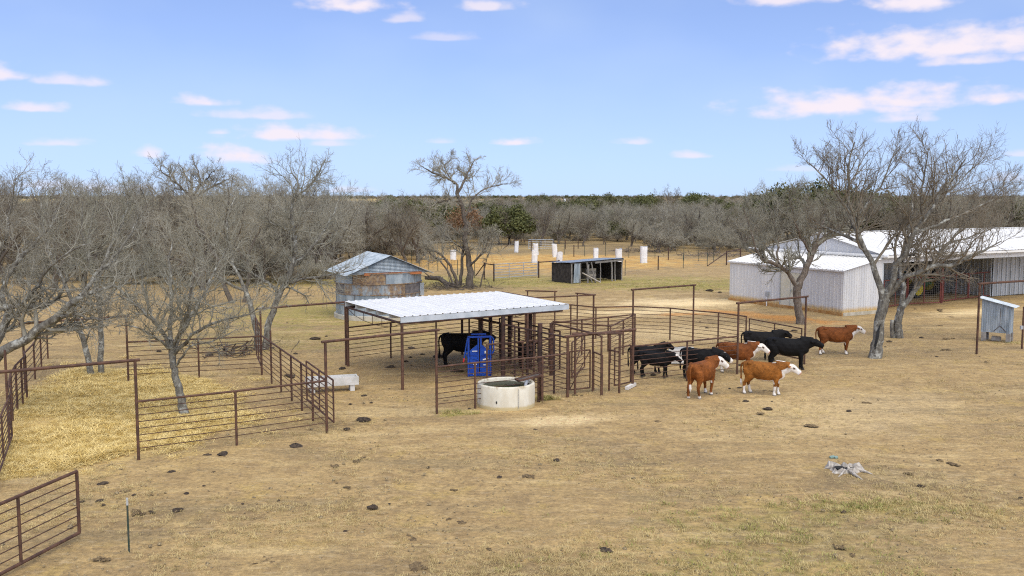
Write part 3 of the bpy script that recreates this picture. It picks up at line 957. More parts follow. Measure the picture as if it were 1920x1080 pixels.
def leafy_proto(seed, h, w, n, size):
    """evergreen oak: clumps of small leaf faces spread through an uneven crown"""
    rg = np.random.default_rng(seed)
    ncl = 46
    cc = norm(rg.normal(0, 1, (ncl, 3))) * rg.uniform(.45, 1.0, (ncl, 1)) ** .6
    cc[:, 2] = np.abs(cc[:, 2]) * .9 - .12
    cc = cc * np.array([w, w, h * .55]) + np.array([0, 0, h * .40])
    which = rg.integers(0, ncl, n)
    p = cc[which] + norm(rg.normal(0, 1, (n, 3))) * (rg.random((n, 1)) ** .5) * np.array([w * .32, w * .32, h * .15])
    p[:, 2] = np.maximum(p[:, 2], h * .08)
    a = norm(rg.normal(0, 1, (n, 3)))
    b = norm(np.cross(a, rg.normal(0, 1, (n, 3))))
    s = size * rg.uniform(.6, 1.3, (n, 1))
    Vv = np.stack([p - a * s, p + b * s * .6, p + a * s, p - b * s * .6], 1).reshape(-1, 3)
    Ff = np.arange(n * 4).reshape(-1, 4)
    limbs = []
    for k in range(6):
        a_ = 2 * math.pi * k / 6
        e = np.array([math.cos(a_) * w * .5, math.sin(a_) * w * .5, h * .6])
        limbs.append((np.array([[0, 0, -.1], [0, 0, h * .22], e * .6 + np.array([0, 0, h * .1]), e]), [.05 * h * .6, .04 * h * .6, .025 * h * .6, .01 * h]))
    tr = [resample(p_, r_, 9)[:2] for p_, r_ in limbs]
    return tubes([(np.array([t[0] for t in tr]), np.array([t[1] for t in tr]), 6)]), (Vv, Ff)


BARE = []
for i, (h, sp, nl, st) in enumerate([(6.5, 1.0, 5, 1), (7.2, .9, 5, 2), (5.6, 1.1, 5, 2), (6.8, 1.15, 6, 1), (5.0, 1.2, 4, 3), (7.6, .85, 6, 1)]):
    tr, cr = proto_tree(100 + i, h, sp, nl, (8, 7, 6), st, twr=.010)
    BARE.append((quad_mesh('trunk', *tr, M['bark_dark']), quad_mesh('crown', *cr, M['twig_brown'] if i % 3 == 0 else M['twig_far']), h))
OAK = []
for i, (h, w) in enumerate([(7.0, 4.0), (6.0, 3.2), (8.0, 5.0)]):
    tr, cr = leafy_proto(200 + i, h, w, 7500, .17)
    OAK.append((quad_mesh('trunk', *tr, M['bark_dark']), quad_mesh('crown', *cr, M['oak_leaf'], False), h))
tr, cr = leafy_proto(230, 5.0, 2.4, 2600, .10)
RUSTY = (quad_mesh('trunk', *tr, M['bark_dark']), quad_mesh('crown', *cr, M['rust_leaf'], False), 5.0)


def stand(proto, x, y, s, rz, name, label, group):
    t = empty(name, (x, y, 0), label, 'tree', group)
    t.rotation_euler = (0, 0, rz)
    t.scale = (s, s, s)
    for nm, me in (('trunk', proto[0]), ('crown', proto[1])):
        o = bpy.data.objects.new(nm, me)
        COL.objects.link(o)
        o.parent = t
    return t


rb = np.random.default_rng(42)


def spread(n, region, mind, tries=6000):
    out = []
    for _ in range(tries):
        if len(out) >= n: break
        px, py = rb.uniform(region[0], region[1]), rb.uniform(region[2], region[3])
        p = G(px, py)
        if all((p.x - q[0]) ** 2 + (p.y - q[1]) ** 2 > mind ** 2 for q in out):
            out.append((p.x, p.y))
    return out


def wood(n, region, mind, scale, label, group, hmax=None):
    for (x, y) in spread(n, region, mind):
        k = int(rb.integers(0, len(BARE)))
        s = rb.uniform(*scale)
        stand(BARE[k], x, y, s, rb.uniform(0, 6.28), 'mesquite_tree', label, group)


# the left woodland, mid-distance, then the band behind the garden
wood(14, (-60, 380, 495, 550), 4.2, (.95, 1.2), 'bare grey tree in the dense woodland behind the left pens', 'left woodland trees')
wood(14, (380, 600, 482, 535), 3.8, (.9, 1.15), 'bare grey tree in the woodland left of the grain bin', 'woodland trees beside the grain bin')
wood(30, (-80, 620, 455, 495), 4.6, (1.0, 1.3), 'bare grey tree deep in the left woodland', 'deep left woodland trees')
wood(16, (600, 800, 468, 500), 3.6, (.85, 1.1), 'bare tree standing behind the grain bin and tall tree', 'trees behind the grain bin')
wood(40, (780, 1420, 438, 462), 4.4, (.45, .9), 'bare grey mesquite in the row beyond the fenced orange plot', 'trees beyond the fenced plot')
wood(14, (1230, 1420, 455, 474), 4.0, (.6, .85), 'bare grey mesquite left of the barn beyond the wire fence', 'trees left of the barn')
wood(40, (600, 1420, 420, 440), 6.0, (.6, .95), 'bare grey tree in the far brush under the horizon', 'far brush trees')
wood(26, (1420, 1990, 440, 462), 4.5, (.95, 1.25), 'bare grey tree rising behind the barn roof', 'trees behind the barn')

OAKS = [(955, 458, 1, 1.12), (775, 455, 0, 1.05), (830, 450, 1, 1.15), (715, 455, 1, .9), (1100, 436, 0, 1.05), (1132, 442, 1, .9), (1068, 430, 2, .95), (1157, 452, 1, .62),
        (1308, 450, 1, .66), (1250, 452, 1, .62), (1190, 418, 2, 1.05), (1372, 436, 0, .95), (905, 440, 0, 1.0), (745, 425, 2, 1.0), (690, 458, 1, .75), (1300, 408, 2, 1.2), (1340, 406, 1, 1.25), (1130, 410, 2, 1.15), (1215, 407, 0, 1.25), (1010, 404, 2, 1.1), (1385, 446, 1, .9)]
for i, (px, py, k, s) in enumerate(OAKS):
    p = G(px, py)
    stand(OAK[k], p.x, p.y, s, rb.uniform(0, 6), 'live_oak_tree', 'dark green live oak among the grey brush below the horizon', 'green oaks in the far brush')
OAKB = [(1505, 452, 2, 1.36), (1450, 450, 0, 1.3), (1560, 451, 2, 1.25), (1620, 450, 0, 1.3), (1680, 450, 2, 1.1)]
for i, (px, py, k, s) in enumerate(OAKB):
    p = G(px, py)
    stand(OAK[k], p.x, p.y, s, rb.uniform(0, 6), 'live_oak_tree', 'broad dark live oak forming the mound behind the barn', 'live oaks behind the barn')
p = G(1915, 446)
stand(OAK[2], p.x, p.y, 1.0, 1, 'live_oak_tree', 'dark live oak at the right edge of the photograph beyond the barn', None)
p = G(905, 455)
stand(RUSTY, p.x - 2.5, p.y, 1.35, 1, 'oak_tree', 'rust-brown leaved tree behind the tall bare tree', None)
p = G(1252, 395)
stand(BARE[3], p.x, p.y, 1.75, 1, 'mesquite_tree', 'lone bare round tree breaking the far horizon line', None)


# ------------------------------------------------------------------ scattered masses (geometry nodes)
def scatter(name, label, pts, scl, rot, meshes, mat_random=True, tilt=0.):
    me = bpy.data.meshes.new(name)
    n = len(pts)
    me.vertices.add(n)
    me.vertices.foreach_set('co', np.asarray(pts, np.float32).ravel())
    for nm, arr in (('scl', scl), ('rotz', rot)):
        a = me.attributes.new(nm, 'FLOAT', 'POINT')
        a.data.foreach_set('value', np.asarray(arr, np.float32))
    o = bpy.data.objects.new(name, me)
    COL.objects.link(o)
    tag(o, label, None, None, 'stuff')
    ng = bpy.data.node_groups.new(name + '_nodes', 'GeometryNodeTree')
    ng.interface.new_socket('Geometry', in_out='INPUT', socket_type='NodeSocketGeometry')
    ng.interface.new_socket('Geometry', in_out='OUTPUT', socket_type='NodeSocketGeometry')
    N, L = ng.nodes, ng.links
    gi, go = N.new('NodeGroupInput'), N.new('NodeGroupOutput')
    inst = N.new('GeometryNodeInstanceOnPoints')
    g2i = N.new('GeometryNodeGeometryToInstance')
    for m_ in meshes[::-1]:
        po = bpy.data.objects.new(name + '_piece', m_)
        oi = N.new('GeometryNodeObjectInfo')
        oi.inputs['Object'].default_value = po
        oi.inputs['As Instance'].default_value = True
        L.new(oi.outputs['Geometry'], g2i.inputs[0])
    L.new(gi.outputs[0], inst.inputs['Points'])
    L.new(g2i.outputs[0], inst.inputs['Instance'])
    inst.inputs['Pick Instance'].default_value = True
    rv = N.new('FunctionNodeRandomValue')
    rv.data_type = 'INT'
    rv.inputs[4].default_value = 0
    rv.inputs[5].default_value = len(meshes) - 1
    L.new(rv.outputs[2], inst.inputs['Instance Index'])
    a1 = N.new('GeometryNodeInputNamedAttribute'); a1.data_type = 'FLOAT'; a1.inputs[0].default_value = 'scl'
    a2 = N.new('GeometryNodeInputNamedAttribute'); a2.data_type = 'FLOAT'; a2.inputs[0].default_value = 'rotz'
    cx = N.new('ShaderNodeCombineXYZ')
    L.new(a2.outputs[0], cx.inputs[2])
    L.new(cx.outputs[0], inst.inputs['Rotation'])
    L.new(a1.outputs[0], inst.inputs['Scale'])
    L.new(inst.outputs[0], go.inputs[0])
    md = o.modifiers.new('scatter', 'NODES')
    md.node_group = ng
    return o


def far_points(n, y0, y1, wid=.60, power=1.0):
    y = y0 * (y1 / y0) ** (rb.random(n) ** power)
    x = rb.uniform(-wid, wid, n) * y
    return np.stack([x, y, np.zeros(n)], 1)


pts = far_points(5200, 150, 1500)
keep = ~((pts[:, 0] < -.14 * pts[:, 1]) & (pts[:, 1] > 620))
pts = pts[keep]
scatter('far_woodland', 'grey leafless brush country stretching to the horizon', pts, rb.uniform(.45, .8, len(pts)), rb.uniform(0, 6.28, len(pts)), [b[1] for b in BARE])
pts = far_points(200, 200, 1500)
keep = ~((pts[:, 0] < -.1 * pts[:, 1]) & (pts[:, 1] > 500))
pts = pts[keep]
scatter('far_evergreens', 'dark green oaks dotted through the far brush', pts, rb.uniform(.5, .85, len(pts)), rb.uniform(0, 6.28, len(pts)), [b[1] for b in OAK])
# the dark line of woods at the edge of the plain
pts = np.stack([rb.uniform(-1500, 1500, 2200), rb.uniform(1650, 2300, 2200), np.zeros(2200)], 1)
scatter('horizon_treeline', 'dark band of distant woods along the horizon', pts, rb.uniform(.9, 1.5, 2200), rb.uniform(0, 6.28, 2200), [OAK[0][1], BARE[0][1], BARE[3][1], BARE[1][1]])

# low grey undergrowth under the woods
tr, cr = proto_tree(301, 1.7, 1.3, 5, (6, 5, 4), 4, .5, .008)
bush1 = quad_mesh('undergrowth_bush', *cr, M['twig_far'])
tr, cr = proto_tree(302, 1.3, 1.6, 5, (6, 5, 4), 5, .6, .008)
bush2 = quad_mesh('undergrowth_bush', *cr, M['twig_brown'])
up = []
for reg, n in (((-80, 620, 440, 535), 260), ((560, 800, 440, 488), 90), ((780, 1440, 425, 456), 260), ((1230, 1440, 455, 472), 50), ((1420, 2000, 440, 470), 160)):
    for _ in range(n):
        q = G(rb.uniform(reg[0], reg[1]), rb.uniform(reg[2], reg[3]))
        up.append((q.x, q.y, -.05))
up = np.array(up)
scatter('undergrowth', 'low tangled leafless undergrowth beneath the trees', up, rb.uniform(.7, 1.6, len(up)), rb.uniform(0, 6.28, len(up)), [bush1, bush2])


def tuft(n, h, rad, seed, flat, w, mat, nm):
    """a clump of bent blades"""
    rg = np.random.default_rng(seed)
    p = np.stack([rg.normal(0, rad, n), rg.normal(0, rad, n), np.zeros(n)], 1)
    a = rg.uniform(0, 6.28, n)
    el = rg.uniform(*flat, n)
    d = np.stack([np.cos(a) * np.cos(el), np.sin(a) * np.cos(el), np.sin(el)], 1)
    L = h * rg.uniform(.5, 1.2, n)[:, None]
    s = np.stack([-np.sin(a), np.cos(a), np.zeros(n)], 1) * w
    m_ = p + d * L * .55
    e = p + d * L + np.array([0, 0, -.12]) * L
    m_[:, 2] = np.maximum(m_[:, 2], .01)
    e[:, 2] = np.maximum(e[:, 2], .004)
    Vv = np.stack([p - s, p + s, m_ + s, m_ - s, e + s * .3, e - s * .3], 1).reshape(-1, 3)
    b = np.arange(n)[:, None] * 6
    Ff = np.concatenate([b + np.array([[0, 1, 2, 3]]), b + np.array([[3, 2, 4, 5]])])
    return quad_mesh(nm, Vv, Ff, mat, False)


straw1 = tuft(70, .34, .16, 1, (.0, .55), .006, M['straw'], 'straw_clump')
straw2 = tuft(60, .28, .22, 2, (.0, .35), .006, M['straw'], 'straw_clump')
grass1 = tuft(26, .10, .10, 3, (.1, 1.0), .004, M['dry_grass'], 'grass_clump')
grass2 = tuft(22, .14, .07, 4, (.2, 1.2), .004, M['dry_grass'], 'grass_clump')
green1 = tuft(30, .09, .10, 5, (.3, 1.3), .005, M['green_grass'], 'grass_clump')


def inside(p, poly):
    c = False
    j = len(poly) - 1
    for i in range(len(poly)):
        if (poly[i][1] > p[1]) != (poly[j][1] > p[1]) and p[0] < (poly[j][0] - poly[i][0]) * (p[1] - poly[i][1]) / (poly[j][1] - poly[i][1]) + poly[i][0]:
            c = not c
        j = i
    return c


PEN = [tuple(G(*q).xy) for q in ((-40, 905), (70, 890), (215, 850), (330, 830), (470, 790), (450, 745), (385, 712), (300, 695), (150, 690), (62, 725), (20, 800), (-60, 860))]
hp = []
while len(hp) < 4600:
    q = (rb.uniform(-18, -7), rb.uniform(22, 40))
    if inside(q, PEN):
        hp.append((*q, -.01))
for _ in range(650):
    i_ = int(rb.integers(0, 4600))
    hp.append((hp[i_][0] + rb.normal(0, 1.3), hp[i_][1] + rb.normal(0, 1.3), -.03))
hp = np.array(hp)
dn = np.sin(hp[:, 0] * 2.1 + hp[:, 1]) + np.sin(hp[:, 1] * 1.7 - hp[:, 0] * .8)
scatter('straw_bedding', 'loose yellow straw spread thickly over the pen floor', hp, .6 + .22 * dn.clip(-1, 1.6) + rb.uniform(0, .4, len(hp)), rb.uniform(0, 6.28, len(hp)), [straw1, straw2])

gp = []
while len(gp) < 8000:
    q = G(rb.uniform(-40, 1960), rb.uniform(600, 1085) if rb.random() < .75 else rb.uniform(470, 600))
    v = math.sin(q.x * .9 + 1.3 * math.sin(q.y * .5)) + math.sin(q.y * .8 + q.x * .3) + rb.normal(0, .8)
    if v > .6: gp.append((q.x, q.y, -.015))
gp = np.array(gp)
scatter('dry_grass', 'short dead grass scattered over the pasture', gp, rb.uniform(.35, .9, len(gp)), rb.uniform(0, 6.28, len(gp)), [grass1, grass2])
gg = []
for (x, y, rx, ry, n) in ((5.4, 19.5, 3.6, 2.4, 300), (8.2, 21.2, 2.6, .8, 160), (4.5, 17.2, 5, 1.2, 130), (1.25, 33.0, .3, .25, 90), (-1.7, 30.6, .9, .35, 60), (0, 78, 26, 4.5, 1200), (13, 74, 6, 3, 400), (-7, 57.0, 4, 3, 300), (24.5, 45.6, 1.5, .6, 60)):
    for _ in range(n):
        gg.append((rb.normal(x, rx * .5), rb.normal(y, ry * .5), -.01))
gg = np.array(gg)
scatter('green_grass', 'faint green grass coming up through the dead grass', gg, rb.uniform(.5, 1.1, len(gg)), rb.uniform(0, 6.28, len(gg)), [green1, grass2])


def lump(seed, sx, sy, sz, mat, nm, n=10, rough=.35, flat=0.):
    rg = np.random.default_rng(seed)
    mb = MB()
    rings = 5
    vs, fs = [], []
    for i in range(rings):
        ph = math.pi / 2 * i / (rings - 1)
        for k in range(n):
            a = 2 * math.pi * k / n
            r = math.cos(ph) * (1 + rg.uniform(-rough, rough) * (1 if i < rings - 1 else 0)) + .02
            vs.append((math.cos(a) * r * sx, math.sin(a) * r * sy, (math.sin(ph) * (1 + rg.uniform(-rough, rough)) - .05) * sz))
    for i in range(rings - 1):
        for k in range(n):
            k2 = (k + 1) % n
            fs.append((i * n + k, i * n + k2, (i + 1) * n + k2, (i + 1) * n + k))
    fs.append(tuple((rings - 1) * n + k for k in range(n)))
    mb.add(vs, fs)
    me = bpy.data.meshes.new(nm)
    me.from_pydata(mb.v, [], mb.f)
    me.polygons.foreach_set('use_smooth', [True] * len(me.polygons))
    me.materials.append(mat)
    return me


crumb = [lump(400 + i, .03, .025, .018, M['litter'], 'litter_piece', 6) for i in range(3)]
lp = np.array([(*G(rb.uniform(0, 1920), rb.uniform(600, 1080)).xy, -.008) for _ in range(5200)])
scatter('ground_litter', 'small dark clods, chips and twig scraps littering the dirt', lp, rb.uniform(.25, .9, len(lp)) * (1 + (rb.random(len(lp)) > .97) * 1.3), rb.uniform(0, 6.28, len(lp)), crumb)
# ------------------------------------------------------------------ pipe fences
POST_R, RAIL_R, ROD_R = .036, .032, .0125


def V3(p, z=0.):
    return Vector((p[0], p[1], z))


def fence(label, pts, h=1.54, rods=7, posts=None, mat='rust', rodmat='rod', z0=.28, name='pipe_fence', skip=(), group=None, top=True, ph=None):
    """pts: ground points of the posts in order; skip: indices whose post belongs to a gate frame"""
    pts = [Vector((p[0], p[1], 0)) for p in pts]
    o = empty(name, pts[0], label, 'fence', group)
    for i, p in enumerate(pts):
        if i not in skip:
            hh = (ph or {}).get(i, h)
            pipe('post', p - Z * .05, p + Z * hh, POST_R, M[mat], o)
    for a, b in zip(pts[:-1], pts[1:]):
        if top:
            d = (b - a).normalized() * .03
            pipe('top_rail', a - d + Z * h, b + d + Z * h, RAIL_R, M[mat], o)
        for k in range(rods):
            z = z0 + (h - z0) * k / rods
            pipe('rod', a + Z * z, b + Z * z, ROD_R, M[rodmat], o, 6)
    return o


def frame(label, a, b, h, mat='rust', r=.042, over=.12, group=None, only=None):
    a, b = V3(a), V3(b)
    o = empty('pipe_gateway', a, label, 'gateway', group)
    d = (b - a).normalized()
    if only != 'b': pipe('post', a - Z * .05, a + Z * h, r, M[mat], o)
    if only != 'a': pipe('post', b - Z * .05, b + Z * h, r, M[mat], o)
    pipe('top_rail', a - d * over + Z * h, b + d * over + Z * h, r, M[mat], o)
    return o


def gate(label, a, b, h=1.45, z0=.16, bars=6, stiles=1, mat='rust', r=.028, barmat='rod', brace=False, name='pipe_gate', group=None, barr=.0125):
    a, b = V3(a), V3(b)
    o = empty(name, a, label, 'gate', group)
    pipe('stile', a + Z * z0, a + Z * h, r, M[mat], o)
    pipe('stile', b + Z * z0, b + Z * h, r, M[mat], o)
    pipe('top_rail', a + Z * h, b + Z * h, r, M[mat], o)
    pipe('bottom_rail', a + Z * z0, b + Z * z0, r, M[mat], o)
    for k in range(stiles):
        q = a.lerp(b, (k + 1) / (stiles + 1))
        pipe('upright', q + Z * z0, q + Z * h, r * .9, M[mat], o)
    for k in range(1, bars + 1):
        z = z0 + (h - z0) * k / (bars + 1)
        pipe('bar', a + Z * z, b + Z * z, barr, M[barmat], o, 6)
    if brace:
        pipe('brace', a + Z * z0, b + Z * h, r * .7, M[mat], o, 6)
    return o


gA, gB, gD, gE = G(260, 860), G(444, 835), G(613, 810), G(819, 775)
gF, gG_, gH, gHL = G(491, 702), G(649, 683), G(241, 716), G(48, 736)
gTL = G(18, 833)

fence('rusty pipe fence along the front of the straw pen', [gA, gB, gD], 1.55, skip=(0, 2))
frame('tall rusty gate frame whose top rail runs out past the left picture edge', gA, gA - (gD - gA).normalized() * 4.6, 2.67)
frame('tall rusty gate frame at the alley mouth between straw pen and shelter', gD, gE, 2.72)
side = [gF.lerp(gD, t) for t in (0, .19, .36, .53, .68, .83, 1)]
fence('rusty pipe fence with many posts along the right side of the straw pen', side, 1.56, skip=(0, 6), ph={1: 2.0})
off = (gE - gD).normalized() * .32
gate('rusty pipe gate folded back against the right side of the straw pen', G(622, 806) + Vector((0, .35, 0)), G(571, 757) + off * .3, 1.45, .15, 6, 1)
frame('tall rusty gate frame at the far end of the alley by the pale trunks', gF, gG_, 2.62)
gate('rusty gate swung back behind the far alley frame', gF + Vector((-.05, .12, 0)), gF + Vector((-1.0, 3.0, 0)), 1.9, .3, 6, 1)
fence('rusty pipe fence across the back of the straw pen', [gH, gH.lerp(gF, .52), gF], 1.52, skip=(0, 2))
frame('tall rusty gate frame at the back left of the straw pen', gHL, gH, 2.5)
lf = [gTL, G(24, 790), G(33, 770), G(43, 757), G(51, 747), gHL]
fence('rusty pipe fence along the left side of the straw pen', lf, 1.5, ph={0: 2.7}, skip=(5,))
gate('rusty pipe gate standing open at the left edge beside the straw', G(23, 825), G(-12, 925), 1.33, .12, 7, 1)
fence('rusty pipe fence running away behind the left tree', [gHL, G(66, 712), G(78, 690), G(90, 672)], 1.4, skip=(0,), rods=5)

# near left gate and lone T-post
gate('rusty pipe gate in the near left corner of the photograph', G(149, 1004), G(149, 1004) + (G(9, 1078) - G(149, 1004)).normalized() * 3.4, 1.36, .06, 6, 1, r=.036, name='pipe_gate')


def tpost(base, h, label, group=None):
    b = V3(base)
    o = empty('t_post', b, label, 'fence post', group)
    mb = MB().box(b + Z * (h * .42), .036, .012, h * .88).box(b + Z * (h * .42) + Vector((0, .018, 0)), .012, .03, h * .88)
    mb.build('shaft', M['tpost'], o)
    MB().box(b + Z * (h * .93), .04, .016, h * .14).build('tip', M['tpost_tip'], o)
    return o


tpost(G(242, 1033), 1.08, 'green steel T-post standing alone near the foreground gate')

# ------------------------------------------------------------------ shelter
SF = V3(G(751, 594, 2.68).xy)           # front-left corner of the roof
SW, SD = 7.55, 5.9
SV = Vector((-.49, .872, 0)).normalized()
SU = U


def sh(s, t, z):
    return SF + SU * s + SV * t + Z * z


def build_shelter():
    o = empty('cattle_shelter', SF, 'open cattle shelter with white ribbed metal roof on rusty posts', 'shelter')
    RZ = 2.66
    nsh = 8
    w = SW / nsh
    for i in range(nsh):
        MB().ribbed(sh(i * w, -.03, RZ + .012 + (i % 2) * .003), SU, SV, Z, w + .01, SD + .06, None, w / 3, .03, .04, w / 6).build('roof_sheet', M['white_roof'], o)
    MB().bar(sh(0, 0, RZ - .10), sh(SW, 0, RZ - .10), .05, .20).build('fascia', M['galv_white'], o)
    MB().bar(sh(0, SD, RZ - .10), sh(SW, SD, RZ - .10), .05, .20).build('fascia', M['galv_white'], o)
    for k in range(1, 5):
        t = SD * k / 5
        q = MB()
        q.bar(sh(.02, t, RZ - .09), sh(SW, t, RZ - .09), .012, .17)
        q.bar(sh(.02, t + .03, RZ - .012), sh(SW, t + .03, RZ - .012), .06, .012)
        q.bar(sh(.02, t + .03, RZ - .17), sh(SW, t + .03, RZ - .17), .06, .012)
        q.build('purlin', M['galv_white'], o)
    for s in (.06, 5.55):
        zt = RZ - .23
        pipe('rafter', sh(s, 0, zt), sh(s, SD, zt), .045, M['dark_pipe'], o)
        pipe('post', sh(s, .02, -.05), sh(s, .02, zt), .055, M['rust'], o)
        pipe('post', sh(s, SD - .1, -.05), sh(s, SD - .1, zt), .055, M['rust'], o)
        pts = [sh(s, SD * k / 6, zt - .34 * math.sin(math.pi * k / 6) ** .6 - (.02 if 0 < k < 6 else 0)) for k in range(7)]
        for a, b in zip(pts[:-1], pts[1:]):
            pipe('truss_rod', a, b, .012, M['dark_pipe'], o, 6)
        for k in range(1, 6):
            pipe('truss_web', pts[k], sh(s, SD * k / 6, zt), .012, M['dark_pipe'], o, 6)
    pipe('header', sh(0, .02, RZ - .23), sh(SW - .3, .02, RZ - .23), .045, M['dark_pipe'], o)
    pipe('header', sh(0, SD - .1, RZ - .23), sh(SW - .3, SD - .1, RZ - .23), .045, M['dark_pipe'], o)
M['galv_white'] = simple('pale_steel', (.46, .50, .52), (.60, .63, .65), 2, .45, .1)
build_shelter()

# fences round the working area
fence('rusty pipe fence running behind the cattle shelter', [gG_, G(733, 671), G(818, 660), G(905, 648), G(985, 639)], 1.54, skip=(0,))
fence('rusty pipe fence behind the round water trough', [gE, G(891, 765), G(1017, 751), G(1063, 743)], 1.52, skip=(0, 3), z0=.3)
# working alley: two rows of heavy posts
aP0 = G(1064, 743)
aP1 = aP0 + Vector((-3.7, 5.65, 0))
row = [aP0.lerp(aP1, t) for t in (0, .12, .25, .37, .5, .62, .75, .87, 1)]
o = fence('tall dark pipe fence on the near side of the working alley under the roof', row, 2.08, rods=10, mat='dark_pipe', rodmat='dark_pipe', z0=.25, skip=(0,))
for k in (2, 5, 7):
    pipe('heavy_post', row[k] - Z * .05, row[k] + Z * 2.4, .085, M['dark_pipe'], o)
aQ0 = G(1034, 703)
aQ1 = aQ0 + Vector((-2.9, 4.9, 0))
row = [aQ0.lerp(aQ1, t) for t in (0, .14, .28, .43, .57, .71, .86, 1)]
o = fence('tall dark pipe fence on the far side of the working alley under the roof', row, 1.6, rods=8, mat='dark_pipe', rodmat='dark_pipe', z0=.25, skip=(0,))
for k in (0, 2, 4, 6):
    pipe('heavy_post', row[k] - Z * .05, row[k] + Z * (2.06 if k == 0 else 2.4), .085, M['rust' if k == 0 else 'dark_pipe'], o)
pipe('brace', row[1] + Z * 1.6, row[3] + Z * .9, .03, M['dark_pipe'], o)
row2 = [p + SU * .95 for p in row[1:]]
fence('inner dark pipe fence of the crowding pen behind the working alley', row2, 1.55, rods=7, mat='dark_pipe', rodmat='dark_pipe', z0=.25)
fence('short rusty pipe fence between the blue chute and the round trough', [G(913, 711), G(980, 704), G(1036, 698)], 1.34, rods=6, z0=.2)
fence('short rusty pipe fence beside the working alley end post', [G(1001, 716), aQ0 + Vector((.05, -.05, 0))], 1.5, rods=6, z0=.2)

# the sorting box by the alley end
f0, f1 = G(1064, 743), G(1186, 725)
frame('low rusty frame over the sorting gates beside the round trough', f0, f1, 2.12, r=.05)
b0, b1, b2, b3 = G(1078, 738), G(1127, 741), G(1143, 732), G(1161, 737)
c1 = G(1111, 733)
c2 = G(1142, 732)
frame('rusty double frame in front of the sorting gates', b0, b3, 2.15, r=.042)
fence('narrow rusty panel left of the exit of the sorting box', [c1, b1], 2.1, rods=0, ph={0: 2.1, 1: 2.13}, top=True)
fence('narrow rusty rod panel closing the left side of the exit', [c1 + Vector((.03, .02, 0)), b1 + Vector((.03, .02, 0))], 1.42, rods=7)
fence('narrow rusty rod panel closing the right side of the exit', [c2, b3], 1.48, rods=7, ph={0: 2.15}, skip=(1,))
gate('small rusty walk-through gate in the left half of the sorting box', G(1068, 737), G(1106, 733), 1.5, .12, 5, 0, brace=True)
gate('small rusty walk-through gate beside the pen corner post', G(1152, 729), G(1182, 722), 1.5, .12, 5, 0)
mA, mB, mC = G(1036, 671), G(1190, 651), G(1144, 680)
fence('rusty pipe fence along the far side of the sorting lane', [mA, mA.lerp(mB, .34), mA.lerp(mB, .66), mB], 1.54)
fence('rusty pipe fence closing the right end of the sorting lane', [mB + Vector((-.03, -.06, 0)), mB.lerp(mC, .5), mC], 1.54, skip=(0,))
o = empty('lane_rail', aQ0 + Z * 2.06, 'pair of overhead rusty rails tying the alley posts to the sorting box', 'rail')
pipe('rail', aQ0 + Z * 2.06, c1 + Z * 2.1, .035, M['rust'], o)
pipe('rail', mA + Z * 1.6, mC + Z * 1.56, .035, M['rust'], o)
gate('rusty gate standing ajar inside the sorting lane', G(1072, 716), G(1096, 694), 1.5, .15, 6, 0, brace=True)

# right-hand pen
r0, r1, r2 = f1, G(1382, 701), G(1508, 681)
fence('rusty pipe fence in front of the black calves', [r0, r0.lerp(r1, .5), r1], 1.5, skip=(0, 2), z0=.25)
frame('tall rusty gate frame the cattle have walked out through', r1, r2, 2.82)
r3, r4, r5 = G(1398, 656), G(1346, 647), G(1256, 636)
gate('rusty pipe gate closing the right end of the cattle pen', r2 + Vector((-.1, .15, 0)), r3 + Vector((.12, -.1, 0)), 1.45, .15, 5, 1)
fence('rusty pipe fence along the back right of the cattle pen', [r5, G(1299, 642), r4, r3], 1.54)
frame('tall rusty gate frame inside the cattle pen', G(1186, 658), G(1299, 644), 2.8)
r6 = G(1117, 634)
fence('rusty pipe fence along the back of the cattle pen', [G(960, 632), G(1070, 628), r6, G(1186, 632), r5], 1.54, skip=(4,))
frame('rusty pipe frame on the back fence right of the shelter roof', G(1003, 641), r6 + Vector((-.1, .1, 0)), 2.14, r=.036)
frame('rusty pipe frame farthest back behind the shelter roof', G(989, 622), G(1040, 624), 2.14, r=.036)
frame('short rusty frame joining the back fence right of the shelter', G(1082, 629), G(1112, 633), 2.14, r=.034)
frame('rusty pipe frame seen over the back edge of the shelter roof', G(944, 626), G(1000, 640), 2.14, r=.034)

